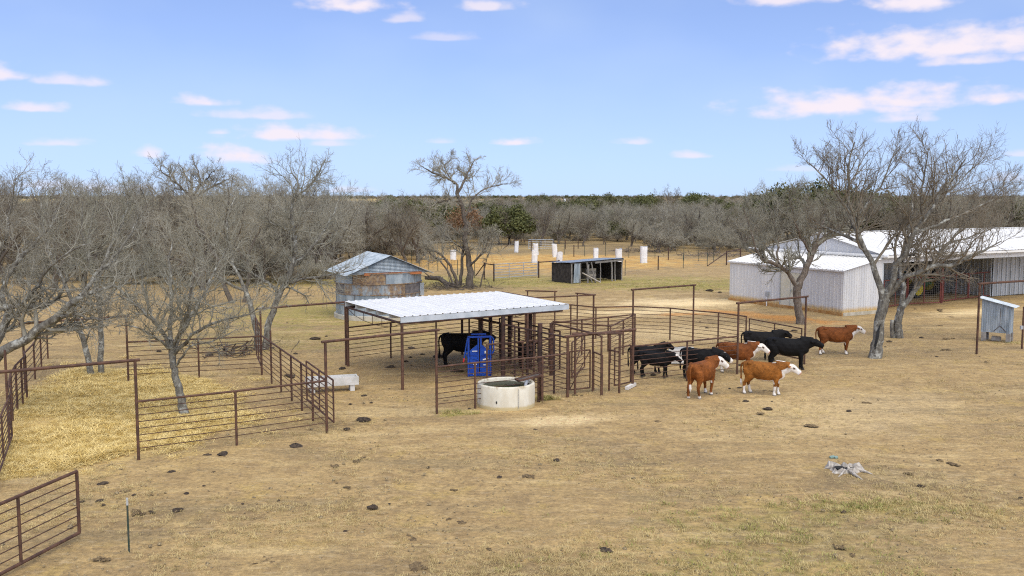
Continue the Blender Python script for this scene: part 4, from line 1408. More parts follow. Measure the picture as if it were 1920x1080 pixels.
# ------------------------------------------------------------------ blue head gate
def build_chute():
    base = G(899, 705)
    o = empty('squeeze_chute', base, 'blue steel cattle head gate under the shelter roof', 'cattle chute')
    ex = Vector((.985, .17, 0)).normalized()
    ey = Vector((-ex.y, ex.x, 0))
    def c(x, y, z): return base + ex * x + ey * y + Z * z
    Wd, Hh = .86, 1.55
    for x in (-Wd / 2, Wd / 2):
        MB().bar(c(x, 0, 0), c(x, 0, Hh), .07, .07, ey).build('upright', M['blue'], o)
    for z in (.05, Hh):
        MB().bar(c(-Wd / 2 - .03, 0, z), c(Wd / 2 + .03, 0, z), .07, .07).build('crossbar', M['blue'], o)
    MB().bar(c(-.3, .25, Hh + .07), c(.3, .25, Hh + .07), .05, .05).build('crossbar', M['blue'], o)
    for sgn in (-1, 1):
        x0, x1 = .05 * sgn, .37 * sgn
        d = MB()
        pr = [(x0, .1), (x1, .1), (x1, 1.02), (x0 + sgn * .04, 1.24), (x0, 1.24)]
        n = len(pr)
        vs = [c(x, -.03, z) for x, z in pr] + [c(x, .02, z) for x, z in pr]
        d.add(vs, [tuple(range(n)), tuple(range(2 * n - 1, n - 1, -1))] + [(i, (i + 1) % n, (i + 1) % n + n, i + n) for i in range(n)])
        leaf = d.build('door_leaf', M['blue'], o)
        MB().bar(c(x0, -.04, .06), c(x0, -.04, 1.5), .055, .05, ey).build('edge_tube', M['blue'], leaf)
        for z in (.45, .82):
            MB().bar(c(x0, -.055, z), c(x1, -.055, z + .03), .02, .035).build('rib', M['blue'], leaf)
    for (x, z, w, h, r) in ((-.19, 1.0, .2, .035, 0), (.24, .95, .09, .1, 0), (.23, .68, .22, .05, .25), (-.18, .48, .13, .045, 0), (.2, .45, .13, .035, 0), (-.22, .1, .06, .03, 0)):
        e1 = (ex * math.cos(r) + Z * math.sin(r))
        e3 = (-ex * math.sin(r) + Z * math.cos(r))
        MB().box(c(x, -.075, z), w, .006, h, e1, ey, e3).build('sticker', M['sticker'], o)
    lev = MB().bar(c(-.47, -.05, Hh - .02), c(-.62, -.1, .72), .035, .035).build('lever', M['blue'], o)
    MB().bar(c(-.617, -.1, .74), c(-.645, -.11, .58), .045, .045).build('grip', M['red_grip'], lev)
    MB().tube([c(.47, 0, Hh), c(.56, 0, Hh - .1), c(.57, 0, 1.0), c(.5, 0, .85)], .03, 6).build('side_arm', M['blue'], o)
    MB().tube([c(-.47, 0, 1.0), c(-.55, 0, .9), c(-.45, 0, .75), c(-.05, -.06, .65)], .03, 6).build('side_arm', M['blue'], o)
build_chute()

# ------------------------------------------------------------------ round trough
def lathe(prof, c, n=48):
    mb = MB()
    vs, fs = [], []
    for r, z in prof:
        for k in range(n):
            a = 2 * math.pi * k / n
            vs.append((c[0] + math.cos(a) * r, c[1] + math.sin(a) * r, z))
    for i in range(len(prof) - 1):
        for k in range(n):
            k2 = (k + 1) % n
            fs.append((i * n + k, i * n + k2, (i + 1) * n + k2, (i + 1) * n + k))
    mb.add(vs, fs)
    return mb


def build_trough():
    c = Vector((-.20, 31.95, 0))
    r = .97
    o = empty('water_trough', c, 'round pale concrete water trough filled with dark green water', 'water trough')
    lathe([(r, -.05), (r, .72), (r - .02, .76), (r - .09, .76), (r - .11, .73), (r - .11, .1)], c).build('tank_wall', M['tank'], o, True)
    lathe([(r - .10, .63), (.5, .63), (.02, .63)], c).build('water', M['water'], o)
    MB().bar(c + Vector((.42, -.90, .05)), c + Vector((.42, -.90, .70)), .008, .03, Vector((0, 1, 0))).build('seam', M['plastic_grey'], o)
    q = c + Vector((-.31, -.935, .26))
    MB().box(q, .04, .05, .07).build('drain_slot', M['black'], o)
    # float valve cover on the right rim
    e1 = Vector((.92, .38, .16)).normalized()
    e2 = Vector((-.38, .92, 0)).normalized()
    n = e1.cross(e2)
    m0 = c + Vector((.76, .12, .90))
    cov = MB()
    for s in (-1, 1):
        cov.bar(m0 + e2 * (.16 * s) - e1 * .42, m0 + e2 * (.16 * s) + e1 * .42, .05, .06, n)
        cov.bar(m0 + e1 * (.42 * s) - e2 * .18, m0 + e1 * (.42 * s) + e2 * .18, .05, .06, n)
    fo = empty('valve_cover', m0, 'rusty mesh cover frame over the float valve of the round trough', 'valve cover')
    cov.build('frame', M['rust'], fo)
    mesh = MB()
    for k in range(-7, 8):
        mesh.bar(m0 + e1 * (k * .055) - e2 * .15, m0 + e1 * (k * .055) + e2 * .15, .008, .006, n)
    for k in range(-2, 3):
        mesh.bar(m0 + e2 * (k * .055) - e1 * .4, m0 + e2 * (k * .055) + e1 * .4, .008, .006, n)
    tag(mesh.build('mesh', M['wire'], fo), kind='stuff')
    pv = MB().tube([c + Vector((.66, .05, .62)), c + Vector((.70, .06, .86))], .05, 10).build('valve_pipe', M['sticker'], fo)
    q1, q2 = G(1005, 752) + Vector((.1, .1, 0)), G(1017, 751)
    for nm, q, h in (('cover_post', q1, .95), ('cover_post', q2 + Vector((-.02, -.08, 0)), .9)):
        pipe(nm, q - Z * .05, q + Z * h, .055, M['rust'], fo)
    wp = empty('mesh_screen', q1, 'small square-mesh wire screen right of the round trough', 'wire screen')
    wm = MB()
    for k in range(8):
        a = q1.lerp(q2, k / 7)
        wm.bar(a + Z * .03, a + Z * .8, .006, .006, Vector((0, 1, 0)))
    for k in range(9):
        z = .05 + k * .09
        wm.bar(q1 + Z * z, q2 + Z * z, .006, .006)
    tag(wm.build('wires', M['galv'], wp), kind='stuff')
build_trough()

# ------------------------------------------------------------------ grain bin
def build_bin():
    c = Vector((-7.85, 56.3, 0))
    r = 2.5
    o = empty('grain_bin', c, 'round rusty galvanised grain bin with a gabled tin roof', 'grain bin')
    lathe([(r + .12, -.1), (r + .12, .22), (r - .05, .26)], c, 40).build('footing', M['concrete'], o)
    rgn = random.Random(3)
    hz, nz0 = .60, .24
    wall = empty('wall', c)
    wall.parent = o
    wall.location = (0, 0, 0)
    for cr in range(4):
        npl = 8
        ph = [.1, .45, .0, .38][cr]
        for k in range(npl):
            a0, a1 = 2 * math.pi * (k + ph) / npl, 2 * math.pi * (k + 1 + ph) / npl
            mb = MB()
            rr = r + .004 * (cr % 2) - .008 * (k % 2)
            z0, z1 = nz0 + cr * hz, nz0 + (cr + 1) * hz
            seg = 8
            vs = []
            for i in range(seg + 1):
                a = a0 + (a1 - a0) * i / seg
                for z, dr in ((z0 + .02, .0), (z1 - .02, .0)):
                    vs.append((c.x + math.cos(a) * (rr + dr), c.y + math.sin(a) * (rr + dr), z))
            mb.add(vs, [(2 * i, 2 * i + 2, 2 * i + 3, 2 * i + 1) for i in range(seg)])
            # vertical seam strip
            p = Vector((c.x + math.cos(a0) * (r + .012), c.y + math.sin(a0) * (r + .012), 0))
            am = math.degrees((a0 + a1) / 2) % 360
            key = 'bin0'
            if cr == 3: key = 'bin2' if 255 < am < 305 else ('bin0' if am > 305 or am < 200 else 'bin0')
            if cr == 2: key = 'bin3' if am < 225 or am > 330 else 'bin1'
            if cr == 1: key = 'bin1' if am > 295 else 'bin0'
            pl = mb.build('plate', M[key], wall, True)
            MB().bar(p + Z * z0, p + Z * z1, .03, .018, Vector((math.cos(a0), math.sin(a0), 0))).build('seam', M['bin3'], pl)
        lathe([(r - .01, nz0 + (cr + 1) * hz - .03), (r + .05, nz0 + (cr + 1) * hz - .02), (r + .05, nz0 + (cr + 1) * hz + .02), (r - .01, nz0 + (cr + 1) * hz + .03)], c, 64).build('hoop', M['bin2'], o)
    # gabled roof: ridge along rd
    rd = Vector((-.42, .907, 0)).normalized()
    rs = Vector((rd.y, -rd.x, 0))
    zt, zr = nz0 + 4 * hz, 3.66
    hl = 2.35
    half = 2.5
    ridge_f = c - rd * (hl - .1) + Z * zr
    for sgn in (-1, 1):
        dn = (rs * sgn * half - Z * (zr - zt + .02)).normalized()
        slope = math.hypot(half, zr - zt)
        nn = dn.cross(rd) * (-sgn)
        if nn.z < 0: nn = -nn
        nsh = 6
        w = (2 * hl) / nsh
        for i in range(nsh):
            MB().ribbed(c - rd * hl + rd * (i * w) + Z * (zr + .004 * (i % 2)), rd, dn, nn, w + .02, slope + .12, None, .13, .018, .03, .06).build('roof_sheet', M['galv_roof'], o)
    for sgn in (-1, 1):
        q = c + rd * (sgn * (hl - .25))
        # horizontal corrugated boards up the gable
        nb = 13
        for i in range(nb):
            z0_, z1_ = zt + (zr - zt) * i / nb, zt + (zr - zt) * (i + 1) / nb
            w0, w1 = half * (1 - i / nb) * .93, half * (1 - (i + 1) / nb) * .93
            fr = rd * (sgn * .06)
            vs = [q - rs * w0 + Z * z0_ + fr, q + rs * w0 + Z * z0_ + fr, q + rs * w1 + Z * (z1_ + .01), q - rs * w1 + Z * (z1_ + .01)]
            MB().add(vs, [(0, 1, 2, 3)]).build('gable_board', M['galv_sheet'], o)
    q = c - rd * (hl - .19) + Z * (zt - .02)
    MB().bar(q - rs * 1.5, q + rs * 1.9, .1, .14).build('flashing', M['rust_strip'], o)
    MB().box(c + Vector((2.58, -.3, 1.6)), .22, .3, .7).build('hatch', M['galv'], o)
build_bin()

# ------------------------------------------------------------------ barn
BO = Vector((22.35, 57.75, 0))
BV = (G(1372, 563) - G(1583, 592)).normalized()
BU = Vector((BV.y, -BV.x, 0))


def bn(s, t, z=0.):
    return BO + BU * s + BV * t + Z * z


def build_barn():
    o = empty('metal_barn', BO, 'long white metal barn with lean-to and open equipment bay', 'barn')
    LW, ln = 3.3, 9.75
    # lean-to: long wall with door, end walls, roof
    hz0, hz1 = 2.66, 3.28
    MB().bar(bn(-LW, -.03, .06), bn(-LW, ln + .03, .06), .14, .22).build('footing', M['foundation'], o)
    MB().bar(bn(-LW, 0, .06), bn(0, 0, .06), .14, .2).build('footing', M['concrete'], o)
    door0, door1 = 3.35, 5.05
    edges = [0, .84, 1.68, 2.52, door0]
    edges2 = [door1 + (ln - door1) * k / 5 for k in range(6)]
    for seg in (edges, edges2):
        for a, b in zip(seg[:-1], seg[1:]):
            MB().ribbed(bn(-LW, a, .14), BV, Z, -BU, b - a, hz0 - .14, None, .28, .024, .04, .14).build('wall_panel', M['barn_wall'], o)
    MB().ribbed(bn(-LW, door0, 2.26), BV, Z, -BU, door1 - door0, hz0 - 2.26, None, .28, .024, .04, .14).build('wall_panel', M['barn_wall'], o)
    d = MB().box(bn(-LW + .03, (door0 + door1) / 2, 1.18), .05, door1 - door0 - .04, 2.14, BU, BV).build('door', M['door'], o)
    MB().bar(bn(-LW - .005, (door0 + door1) / 2, .14), bn(-LW - .005, (door0 + door1) / 2, 2.24), .02, .02, BU).build('meeting_line', M['plastic_grey'], d)
    MB().box(bn(-LW - .04, (door0 + door1) / 2 - .12, 1.15), .06, .04, .14, BU, BV).build('handle', M['galv'], d)
    for t in (door0, door1):
        MB().bar(bn(-LW - .015, t, .12), bn(-LW - .015, t, 2.27), .05, .06, BU).build('door_frame', M['plastic_grey'], d)
    for k in range(4):
        s0 = -LW + LW * k / 4
        MB().ribbed(bn(s0, 0, .14), BU, Z, -BV, LW / 4, hz0 - .14 + (hz1 - hz0) * k / 4, hz0 - .14 + (hz1 - hz0) * (k + 1) / 4, .2, .024, .035, .1).build('wall_panel', M['barn_wall'], o)
        MB().ribbed(bn(s0, ln, .14), BU, Z, BV, LW / 4, hz0 - .14 + (hz1 - hz0) * k / 4, hz0 - .14 + (hz1 - hz0) * (k + 1) / 4, .2, .024, .035, .1).build('wall_panel', M['barn_wall'], o)
    sl = (BU * LW + Z * (hz1 - hz0)).normalized()
    nrm = sl.cross(BV)
    if nrm.z < 0: nrm = -nrm
    nsh = 11
    w = (ln + .3) / nsh
    for k in range(nsh):
        MB().ribbed(bn(-LW, -.15 + k * w, hz0 + .012 + .003 * (k % 2)) - sl * .12, BV, sl, nrm, w + .01, math.hypot(LW, hz1 - hz0) + .1, None, .3, .028, .04, .15).build('roof_sheet', M['white_roof'], o)
    MB().bar(bn(-LW - .11, -.15, hz0 - .05), bn(-LW - .11, ln + .15, hz0 - .05), .02, .09).build('eave_trim', M['barn_wall'], o)
    MB().tube([bn(-.12, -.5, hz1 + .12), bn(-.12, 5, hz1 + .10), bn(-.12, ln + 1.6, hz1 + .06)], .10, 10).build('drain_pipe', M['white_roof'], o)
    # main building
    WD, LN = 10.0, 30.0
    ez, rz = 3.52, 4.62
    for k in range(10):
        t0, t1 = WD * k / 10, WD * (k + 1) / 10
        za = ez + (rz - ez) * (1 - abs(t0 - 5) / 5) - .05
        zb = ez + (rz - ez) * (1 - abs(t1 - 5) / 5) - .05
        MB().ribbed(bn(-.01, t0, 0.1), BV, Z, -BU, t1 - t0, za - .1, zb - .1, .3, .024, .04, .15).build('gable_panel', M['barn_wall'], o)
    for sgn, t_e in ((0, -.25), (1, WD + .25)):
        e = bn(-.2, t_e, ez - (rz - ez) * .05)
        up_ = (BV * (WD / 2 + .25) * (1 if sgn == 0 else -1) + Z * (rz - ez) * 1.05)
        Ls = up_.length
        up_.normalize()
        nn = up_.cross(BU)
        if nn.z < 0: nn = -nn
        n2 = 30
        w = (LN + .4) / n2
        for k in range(n2):
            MB().ribbed(e + BU * (k * w) + nn * (.012 + .003 * (k % 2)), BU, up_, nn, w + .01, Ls, None, .33, .03, .045, .16).build('roof_sheet', M['white_roof'], o)
    MB().bar(bn(-.2, 5, rz + .05), bn(LN + .2, 5, rz + .05), .3, .03).build('ridge_cap', M['white_roof'], o)
    # header over the open bay, posts, back wall, partition
    nb = 15
    for k in range(nb):
        MB().ribbed(bn(k * 1.0, 0, 2.98), BU, Z, -BV, 1.0, ez - 3.03, None, .33, .02, .04, .16).build('header_panel', M['barn_wall'], o)
    MB().bar(bn(-.2, -.3, ez - .14), bn(LN, -.3, ez - .14), .1, .12).build('gutter', M['white_roof'], o)
    for s in (.06, 20.0):
        MB().box(bn(s, .1, 1.5), .16, .16, 3.0, BU, BV).build('bay_post', M['galv_white'], o)
    for k in range(30):
        MB().ribbed(bn(k * 1.0, 6.3, .05), BU, Z, BV, 1.0, 4.1, None, .33, .024, .04, .16).build('back_panel', M['inner_wall'], o)
    for k in range(12):
        t0, t1 = 2.4 + 3.9 * k / 12, 2.4 + 3.9 * (k + 1) / 12
        za = ez + (rz - ez) * (1 - abs(t0 - 5) / 5) - .08
        zb = ez + (rz - ez) * (1 - abs(t1 - 5) / 5) - .08
        q = MB().ribbed(bn(14.0, t0, .05), BV, Z, -BU, 3.9 / 12, za - .05, zb - .05, .25, .02, .03, .12).build('partition_panel', M['inner_wall'], o)
        MB().bar(bn(13.94, t0, .05), bn(13.94, t0, za - .05), .05, .04, BU).build('partition_stud', M['galv_white'], q)
    for k in range(14):
        q = MB().ribbed(bn(14.1 + k, 2.4, .05), BU, Z, -BV, 1.0, 3.9, None, .33, .02, .03, .12).build('wall_panel', M['inner_wall'], o)
        for j in range(2):
            MB().bar(bn(14.1 + k + .5 * j, 2.35, .05), bn(14.1 + k + .5 * j, 2.35, 3.9), .05, .04, BV).build('wall_stud', M['galv_white'], q)
    mt = empty('electric_meter', bn(-LW - .12, 6.1), 'small grey electric box on a white pipe at the barn wall', 'electric box')
    MB().box(bn(-LW - .13, 6.1, .75), .12, .2, .3, BU, BV).build('box', M['plastic_grey'], mt)
    pipe('conduit', bn(-LW - .13, 6.1, -.05), bn(-LW - .13, 6.1, .62), .035, M['sticker'], mt)
build_barn()

# red wire-mesh gates in front of the bay
def mesh_gate(label, a, b, h=1.75):
    a, b = V3(a), V3(b)
    g = gate(label, a, b, h, .1, 0, 1, 'red_pipe', .035, name='mesh_gate')
    w = MB()
    L = (b - a).length
    d = (b - a).normalized()
    n = int(L / .14)
    for k in range(1, n):
        w.bar(a + d * (L * k / n) + Z * .12, a + d * (L * k / n) + Z * h, .007, .007, d.cross(Z))
    for k in range(1, 12):
        z = .1 + (h - .1) * k / 12
        w.bar(a + Z * z, b + Z * z, .007, .007)
    tag(w.build('wire_mesh', M['wire'], g), kind='stuff')


q = [G(1656, 579), G(1699, 572), G(1762, 570), G(1768, 567), G(1814, 561), G(1870, 555)]
mesh_gate('dark red mesh gate half hidden behind the forked trees', q[0], q[1])
mesh_gate('dark red mesh gate in front of the green tractor', q[1] + Vector((.1, .05, 0)), q[2])
mesh_gate('dark red mesh gate just right of the tall red post', q[3], q[4])
mesh_gate('dark red mesh gate farthest right along the barn bay', q[4] + Vector((.1, .06, 0)), q[5])
o = empty('gate_post', q[2].lerp(q[3], .5), 'tall dark red pipe post between the mesh gates of the barn bay', 'gate post')
pipe('post', q[2].lerp(q[3], .5) - Z * .05, q[2].lerp(q[3], .5) + Z * 2.65, .075, M['red_pipe'], o)
pipe('cap', q[2].lerp(q[3], .5) + Z * 2.65, q[2].lerp(q[3], .5) + Z * 2.69, .085, M['red_pipe'], o)


def build_tractor():
    b = V3(G(1735, 556)) + Vector((.2, .8, 0))
    o = empty('tractor', b, 'green tractor with yellow wheel hubs parked in the dark barn bay', 'tractor')
    f = BV                               # its rear faces the gate
    s = BU
    def c(x, y, z): return b + s * x + f * y + Z * z
    MB().box(c(0, .9, 1.05), .7, 2.6, .5, s, f).box(c(0, 1.9, 1.35), .66, 1.5, .5, s, f).build('body', M['green_paint'], o)
    MB().box(c(0, .1, .95), .5, .5, .6, s, f).build('rear_axle', M['green_paint'], o)
    cab = MB()
    for x in (-.65, .65):
        for y in (-.35, .95):
            cab.bar(c(x, y, 1.3), c(x * .92, y, 2.55), .08, .08, f)
    cab.build('cab_frame', M['black'], o)
    MB().box(c(0, .3, 1.92), 1.2, 1.2, 1.15, s, f).build('cab_glass', M['glass'], o)
    MB().box(c(0, .3, 2.6), 1.5, 1.6, .16, s, f).box(c(0, .3, 2.7), 1.2, 1.3, .08, s, f).build('cab_roof', M['green_paint'], o)
    for x in (-.88, .88):
        MB().box(c(x, .2, 1.62), .5, 1.1, .08, s, f).box(c(x, -.32, 1.42), .5, .08, .36, s, f).build('fender', M['green_paint'], o)
        MB().box(c(x, -.38, 1.62), .22, .06, .14, s, f).build('tail_light', M['lamp_red'], o)
        def wheel(y, R_, wd, nm):
            ax = s if x > 0 else -s
            cc = c(x * 1.03, y, R_)
            pts = [cc - ax * (wd / 2), cc + ax * (wd / 2)]
            we = empty(nm, cc)
            we.parent = o
            we.location = cc - b
            MB().tube([cc - ax * (wd / 2), cc - ax * (wd * .42), cc + ax * (wd * .42), cc + ax * (wd / 2)], [R_ * .9, R_, R_, R_ * .9], 24).build('tyre', M['black'], we, False)
            MB().tube([cc - ax * (wd / 2 + .01), cc + ax * (wd / 2 + .02)], [R_ * .58, R_ * .55], 20).build('rim', M['yellow_paint'], we)
            MB().tube([cc, cc + ax * (wd / 2 + .06)], [.16, .12], 12).build('hub', M['yellow_paint'], we)
            MB().tube([cc - f * .01, cc - f * .02 - f * 0], [.01, .01], 6)
        wheel(.15, .82, .46, 'rear_wheel')
        wheel(2.35, .55, .32, 'front_wheel')
    MB().tube([c(0, .3, 2.74), c(0, .3, 2.86)], .08, 10).build('beacon', M['lamp_amber'], o)
    MB().tube([c(-.34, 1.4, 1.6), c(-.34, 1.4, 2.5)], .04, 8).build('exhaust', M['black'], o)
    wb = c(-1.9, -.9, 0)
    # loose yellow-hubbed implement wheel standing behind the gate
    sp = empty('implement_wheel', wb, 'yellow wheel hub on black tyre just behind the mesh gate', 'wheel')
    cc = wb + Z * .62
    ax = -f
    MB().tube([cc - ax * .16, cc - ax * .13, cc + ax * .13, cc + ax * .16], [.55, .62, .62, .55], 24).build('tyre', M['black'], sp)
    MB().tube([cc - ax * .17, cc + ax * .19], [.46, .44], 22).build('rim', M['yellow_paint'], sp)
    MB().tube([cc + ax * .19, cc + ax * .24], [.16, .1], 12).build('hub', M['yellow_paint'], sp)
build_tractor()

# ------------------------------------------------------------------ feed box and frame, far right
def build_feeder():
    o_ = V3(G(1893, 642))
    o = empty('feed_box', o_, 'grey corrugated tin box with sloping lid on concrete blocks', 'feed box')
    e1 = Vector((-.80, .60, 0)).normalized()       # along the left face
    e2 = Vector((.62, .78, 0)).normalized()      # along the right face
    w1, w2, z0, zf, zb = 1.28, .75, .42, 1.72, 2.02
    e2 = Vector((e1.y, -e1.x, 0))
    if e2.y < 0: e2 = -e2
    def c(a, b_, z): return o_ + e1 * a + e2 * b_ + Z * z
    MB().ribbed(c(0, 0, z0), e1, Z, -e2, w1, zf - z0, zb - z0, .1, .014, .022, .05).build('front_sheet', M['galv_sheet'], o)
    MB().ribbed(c(0, w2, z0), e1, Z, e2, w1, zf - z0, zb - z0, .1, .014, .022, .05).build('back_sheet', M['galv_sheet'], o)
    MB().ribbed(c(0, 0, z0), e2, Z, -e1, w2, zf - z0, None, .1, .014, .022, .05).build('side_sheet', M['galv_sheet'], o)
    MB().ribbed(c(w1, 0, z0), e2, Z, e1, w2, zb - z0, None, .1, .014, .022, .05).build('side_sheet', M['galv_sheet'], o)
    MB().add([c(0, 0, z0), c(w1, 0, z0), c(w1, w2, z0), c(0, w2, z0)], [(0, 1, 2, 3)]).build('floor_board', M['wood'], o)
    sl = (e1 * w1 + Z * (zb - zf)).normalized()
    nn = sl.cross(e2)
    if nn.z < 0: nn = -nn
    MB().ribbed(c(0, -.14, zf + .025) - sl * .24, e2, sl, nn, w2 + .3, math.hypot(w1, zb - zf) + .42, None, .15, .015, .025, .07).build('lid', M['galv'], o)
    for a in (.08, w1 - .12):
        for b_ in (.08, w2 - .08):
            MB().box(c(a, b_, .2), .2, .2, .44, e1, e2).build('block', M['concrete_grey'], o)
    MB().box(c(w1 / 2, .3, .1), .4, .2, .2, e1, e2).build('block', M['concrete_grey'], o)
    for a in (-.22, .22):
        pipe('strap', c(w1 * .35, -.03, z0 + .36), c(w1 * .35 + a * 1.3, -.03, z0 + .05), .012, M['dark_pipe'], o, 6)
    pipe('strap', c(w1 * .35, -.03, z0 + .36), c(w1 * .35, -.03, zf - .1), .008, M['rust'], o, 6)
M['concrete_grey'] = simple('grey_concrete_block', (.22, .20, .18), (.33, .31, .28), 4, .95)
build_feeder()
p0, p1 = G(1831, 664), G(1916, 654)
frame('tall rusty pipe frame around the tin feed box at the right edge', p0, p0 + (p1 - p0).normalized() * 4.4, 3.15, r=.05)
o = empty('pipe_post', p1, 'rusty pipe post with small valve box right of the tin feed box', 'post')
pipe('post', p1 - Z * .05, p1 + Z * 1.95, .045, M['rust'], o)
MB().box(p1 + Vector((-.09, -.05, 1.0)), .12, .1, .16).build('valve_box', M['plastic_grey'], o)

# ------------------------------------------------------------------ old wooden shed
def build_shed():
    a, b = G(1070, 532), G(1166, 526)
    e1 = (b - a).normalized()
    e2 = Vector((-e1.y, e1.x, 0))
    W_ = (b - a).length
    o = empty('wooden_shed', a, 'collapsing open wooden shed with crooked posts and tin roof', 'shed')
    def c(x, y, z): return a + e1 * x + e2 * y + Z * z
    h0, h1, D = 1.62, 1.78, 2.6
    rg = random.Random(5)
    # back and side boards
    for k in range(16):
        x0 = W_ * k / 16
        MB().box(c(x0 + W_ / 32, D, .75 + .02 * rg.random()), W_ / 16 - .02, .03, 1.45, e1, e2).build('board', M['dark_wood'], o)
    for x, n_ in ((.0, 9), (W_, 9)):
        for k in range(n_):
            y0 = D * (k + .5) / n_
            MB().box(c(x, y0, .8), .03, D / n_ - .02, 1.5 + .1 * rg.random(), e1, e2).build('board', M['dark_wood'], o)
    nsh = 5
    for k in range(nsh):
        w = (W_ + .3) / nsh
        x0 = -.15 + k * w
        za, zb = h0 + (h1 - h0) * (x0 / W_), h0 + (h1 - h0) * ((x0 + w) / W_)
        ex = (e1 * w + Z * (zb - za)).normalized()
        sl = (e2 * D - Z * .12).normalized()
        nn = ex.cross(sl)
        MB().ribbed(c(x0, -.2, za + .10 + .006 * (k % 2)), ex, sl, nn, w + .03, D + .35, None, .13, .016, .03, .06).build('roof_sheet', M['galv'] if k != 3 else M['galv_sheet'], o)
    MB().bar(c(-.1, -.05, h0 + .02), c(W_ + .1, -.05, h1 + .02), .06, .14).build('beam', M['dark_wood'], o)
    MB().bar(c(W_ * .45, -.09, h0 + .0), c(W_ + .05, -.09, h1 - .04), .04, .16).build('beam', M['wood'], o)
    MB().bar(c(-.1, D * .5, h0 - .02), c(W_ + .1, D * .5, h1 - .02), .06, .12).build('beam', M['dark_wood'], o)
    MB().ribbed(c(.22, -.08, .05), (e1 * .99 - Z * 0).normalized(), (Z + e1 * .06).normalized(), -e2, .62, 1.6, None, .1, .012, .022, .05).build('tin_panel', M['galv_sheet'], o)
    for x, dx, dx2, r in ((.02, 0, .03, .07), (.86, -.03, .1, .06), (1.75, .25, -.3, .06), (1.55, .1, .0, .05), (2.0, .32, .0, .06), (2.9, 0, .02, .045), (4.1, .02, -.05, .08), (4.45, 0, 0, .05), (5.2, -.1, .05, .06)):
        x = x * W_ / 5.25
        zt = h0 + (h1 - h0) * x / W_
        MB().tube([c(x + dx, -.1 - abs(dx) * .5, -.05), c(x + (dx + dx2) * .5 + rg.uniform(-.05, .05), -.08, zt * .5), c(x + dx2 * .5, -.06, zt)], [r, r * .85, r * .9], 7).build('crooked_post', M['wood'], o)
    MB().tube([c(.95, -.3, .85), c(2.55, -.6, .02)], [.05, .06], 7).build('leaning_pole', M['pale_wood'], o)
    MB().tube([c(1.5, -.25, 0), c(1.75, -.1, 1.5)], [.05, .05], 7).build('leaning_pole', M['wood'], o)
    bx = empty('wooden_bin', c(2.9, 1.0, 0), 'pale broken wooden crate standing inside the old shed', 'crate')
    for k in range(4):
        MB().box(c(2.8, .9, .30 + .22 * k), 1.0, .04, .2, e1, e2).build('board', M['pale_wood'] if k % 2 else M['wood'], bx)
        MB().box(c(2.3, 1.3, .30 + .22 * k), .04, .8, .2, e1, e2).build('board', M['wood'], bx)
build_shed()

# ------------------------------------------------------------------ garden: tree guards, wire fences, gates
GU = [(850, 497, .62, 1.0, .5), (968, 473, .52, 1.42, 0), (1002, 493, .62, 1.38, 0), (1005, 478, .6, 1.35, 0), (1041, 482, .6, 1.5, 0), (1048, 499, .6, 1.42, 0), (1117, 494, .52, 1.6, 0), (1160, 496, .68, 1.62, 0), (1207, 493, .74, 1.75, 0)]
GL = ['short white plant guard hung in the branches left of the tall tree', 'leftmost white cloth plant guard at the back of the fenced plot', 'wrinkled white plant guard just above the galvanised gate', 'white plant guard behind the wrinkled one above the gate',
      'white plant guard at the back near the middle of the plot', 'front white plant guard beside the old shed fence post', 'slim white plant guard showing above the shed roof', 'wide white plant guard above the right end of the shed roof', 'largest white plant guard standing alone right of the shed']
for i, ((px, py, w, h, z), lb) in enumerate(zip(GU, GL)):
    b = G(px, py)
    if i == 0:
        z = .55
    rg = np.random.default_rng(600 + i)
    n = 16
    mb = MB()
    rows = 9
    vs, fs = [], []
    lean = rg.normal(0, .04, 2)
    for j in range(rows):
        for k in range(n):
            a = 2 * math.pi * k / n
            sq = 1 / max(abs(math.cos(a)), abs(math.sin(a))) ** .55
            r = w * .5 * sq * (1 + rg.normal(0, .035))
            vs.append((b.x + math.cos(a) * r + lean[0] * j / rows * 2, b.y + math.sin(a) * r + lean[1] * j / rows * 2, z + h * j / (rows - 1) + rg.normal(0, .012) + (.05 * math.sin(a * 2 + i) if j == rows - 1 else 0)))
    for j in range(rows - 1):
        for k in range(n):
            k2 = (k + 1) % n
            fs.append((j * n + k, j * n + k2, (j + 1) * n + k2, (j + 1) * n + k))
    mb.add(vs, fs)
    g = empty('plant_guard', (b.x, b.y, 0), lb, 'plant guard', 'white plant guards in the fenced plot')
    mb.build('cloth_wrap', M['cloth'], g, True)
    for dx in (-.25, .25):
        pipe('stake', b + Vector((dx * w, 0, -.05)), b + Vector((dx * w, 0, h * .8 + z)), .015, M['tpost'], g, 6)


def wire_fence(label, pts, h=1.35, wires=4, mat='tpost', group=None, heavy=()):
    pts = [V3(p) for p in pts]
    o = empty('wire_fence', pts[0], label, 'fence', group)
    for i, p in enumerate(pts):
        pipe('post', p - Z * .05, p + Z * h, .06 if i in heavy else .032, M['dark_pipe' if i in heavy else mat], o, 6)
    for a, b in zip(pts[:-1], pts[1:]):
        for k in range(wires):
            pipe('wire', a + Z * (.25 + k * (h - .35) / (wires - 1)), b + Z * (.25 + k * (h - .35) / (wires - 1)), .006, M['wire'], o, 4)
    return o


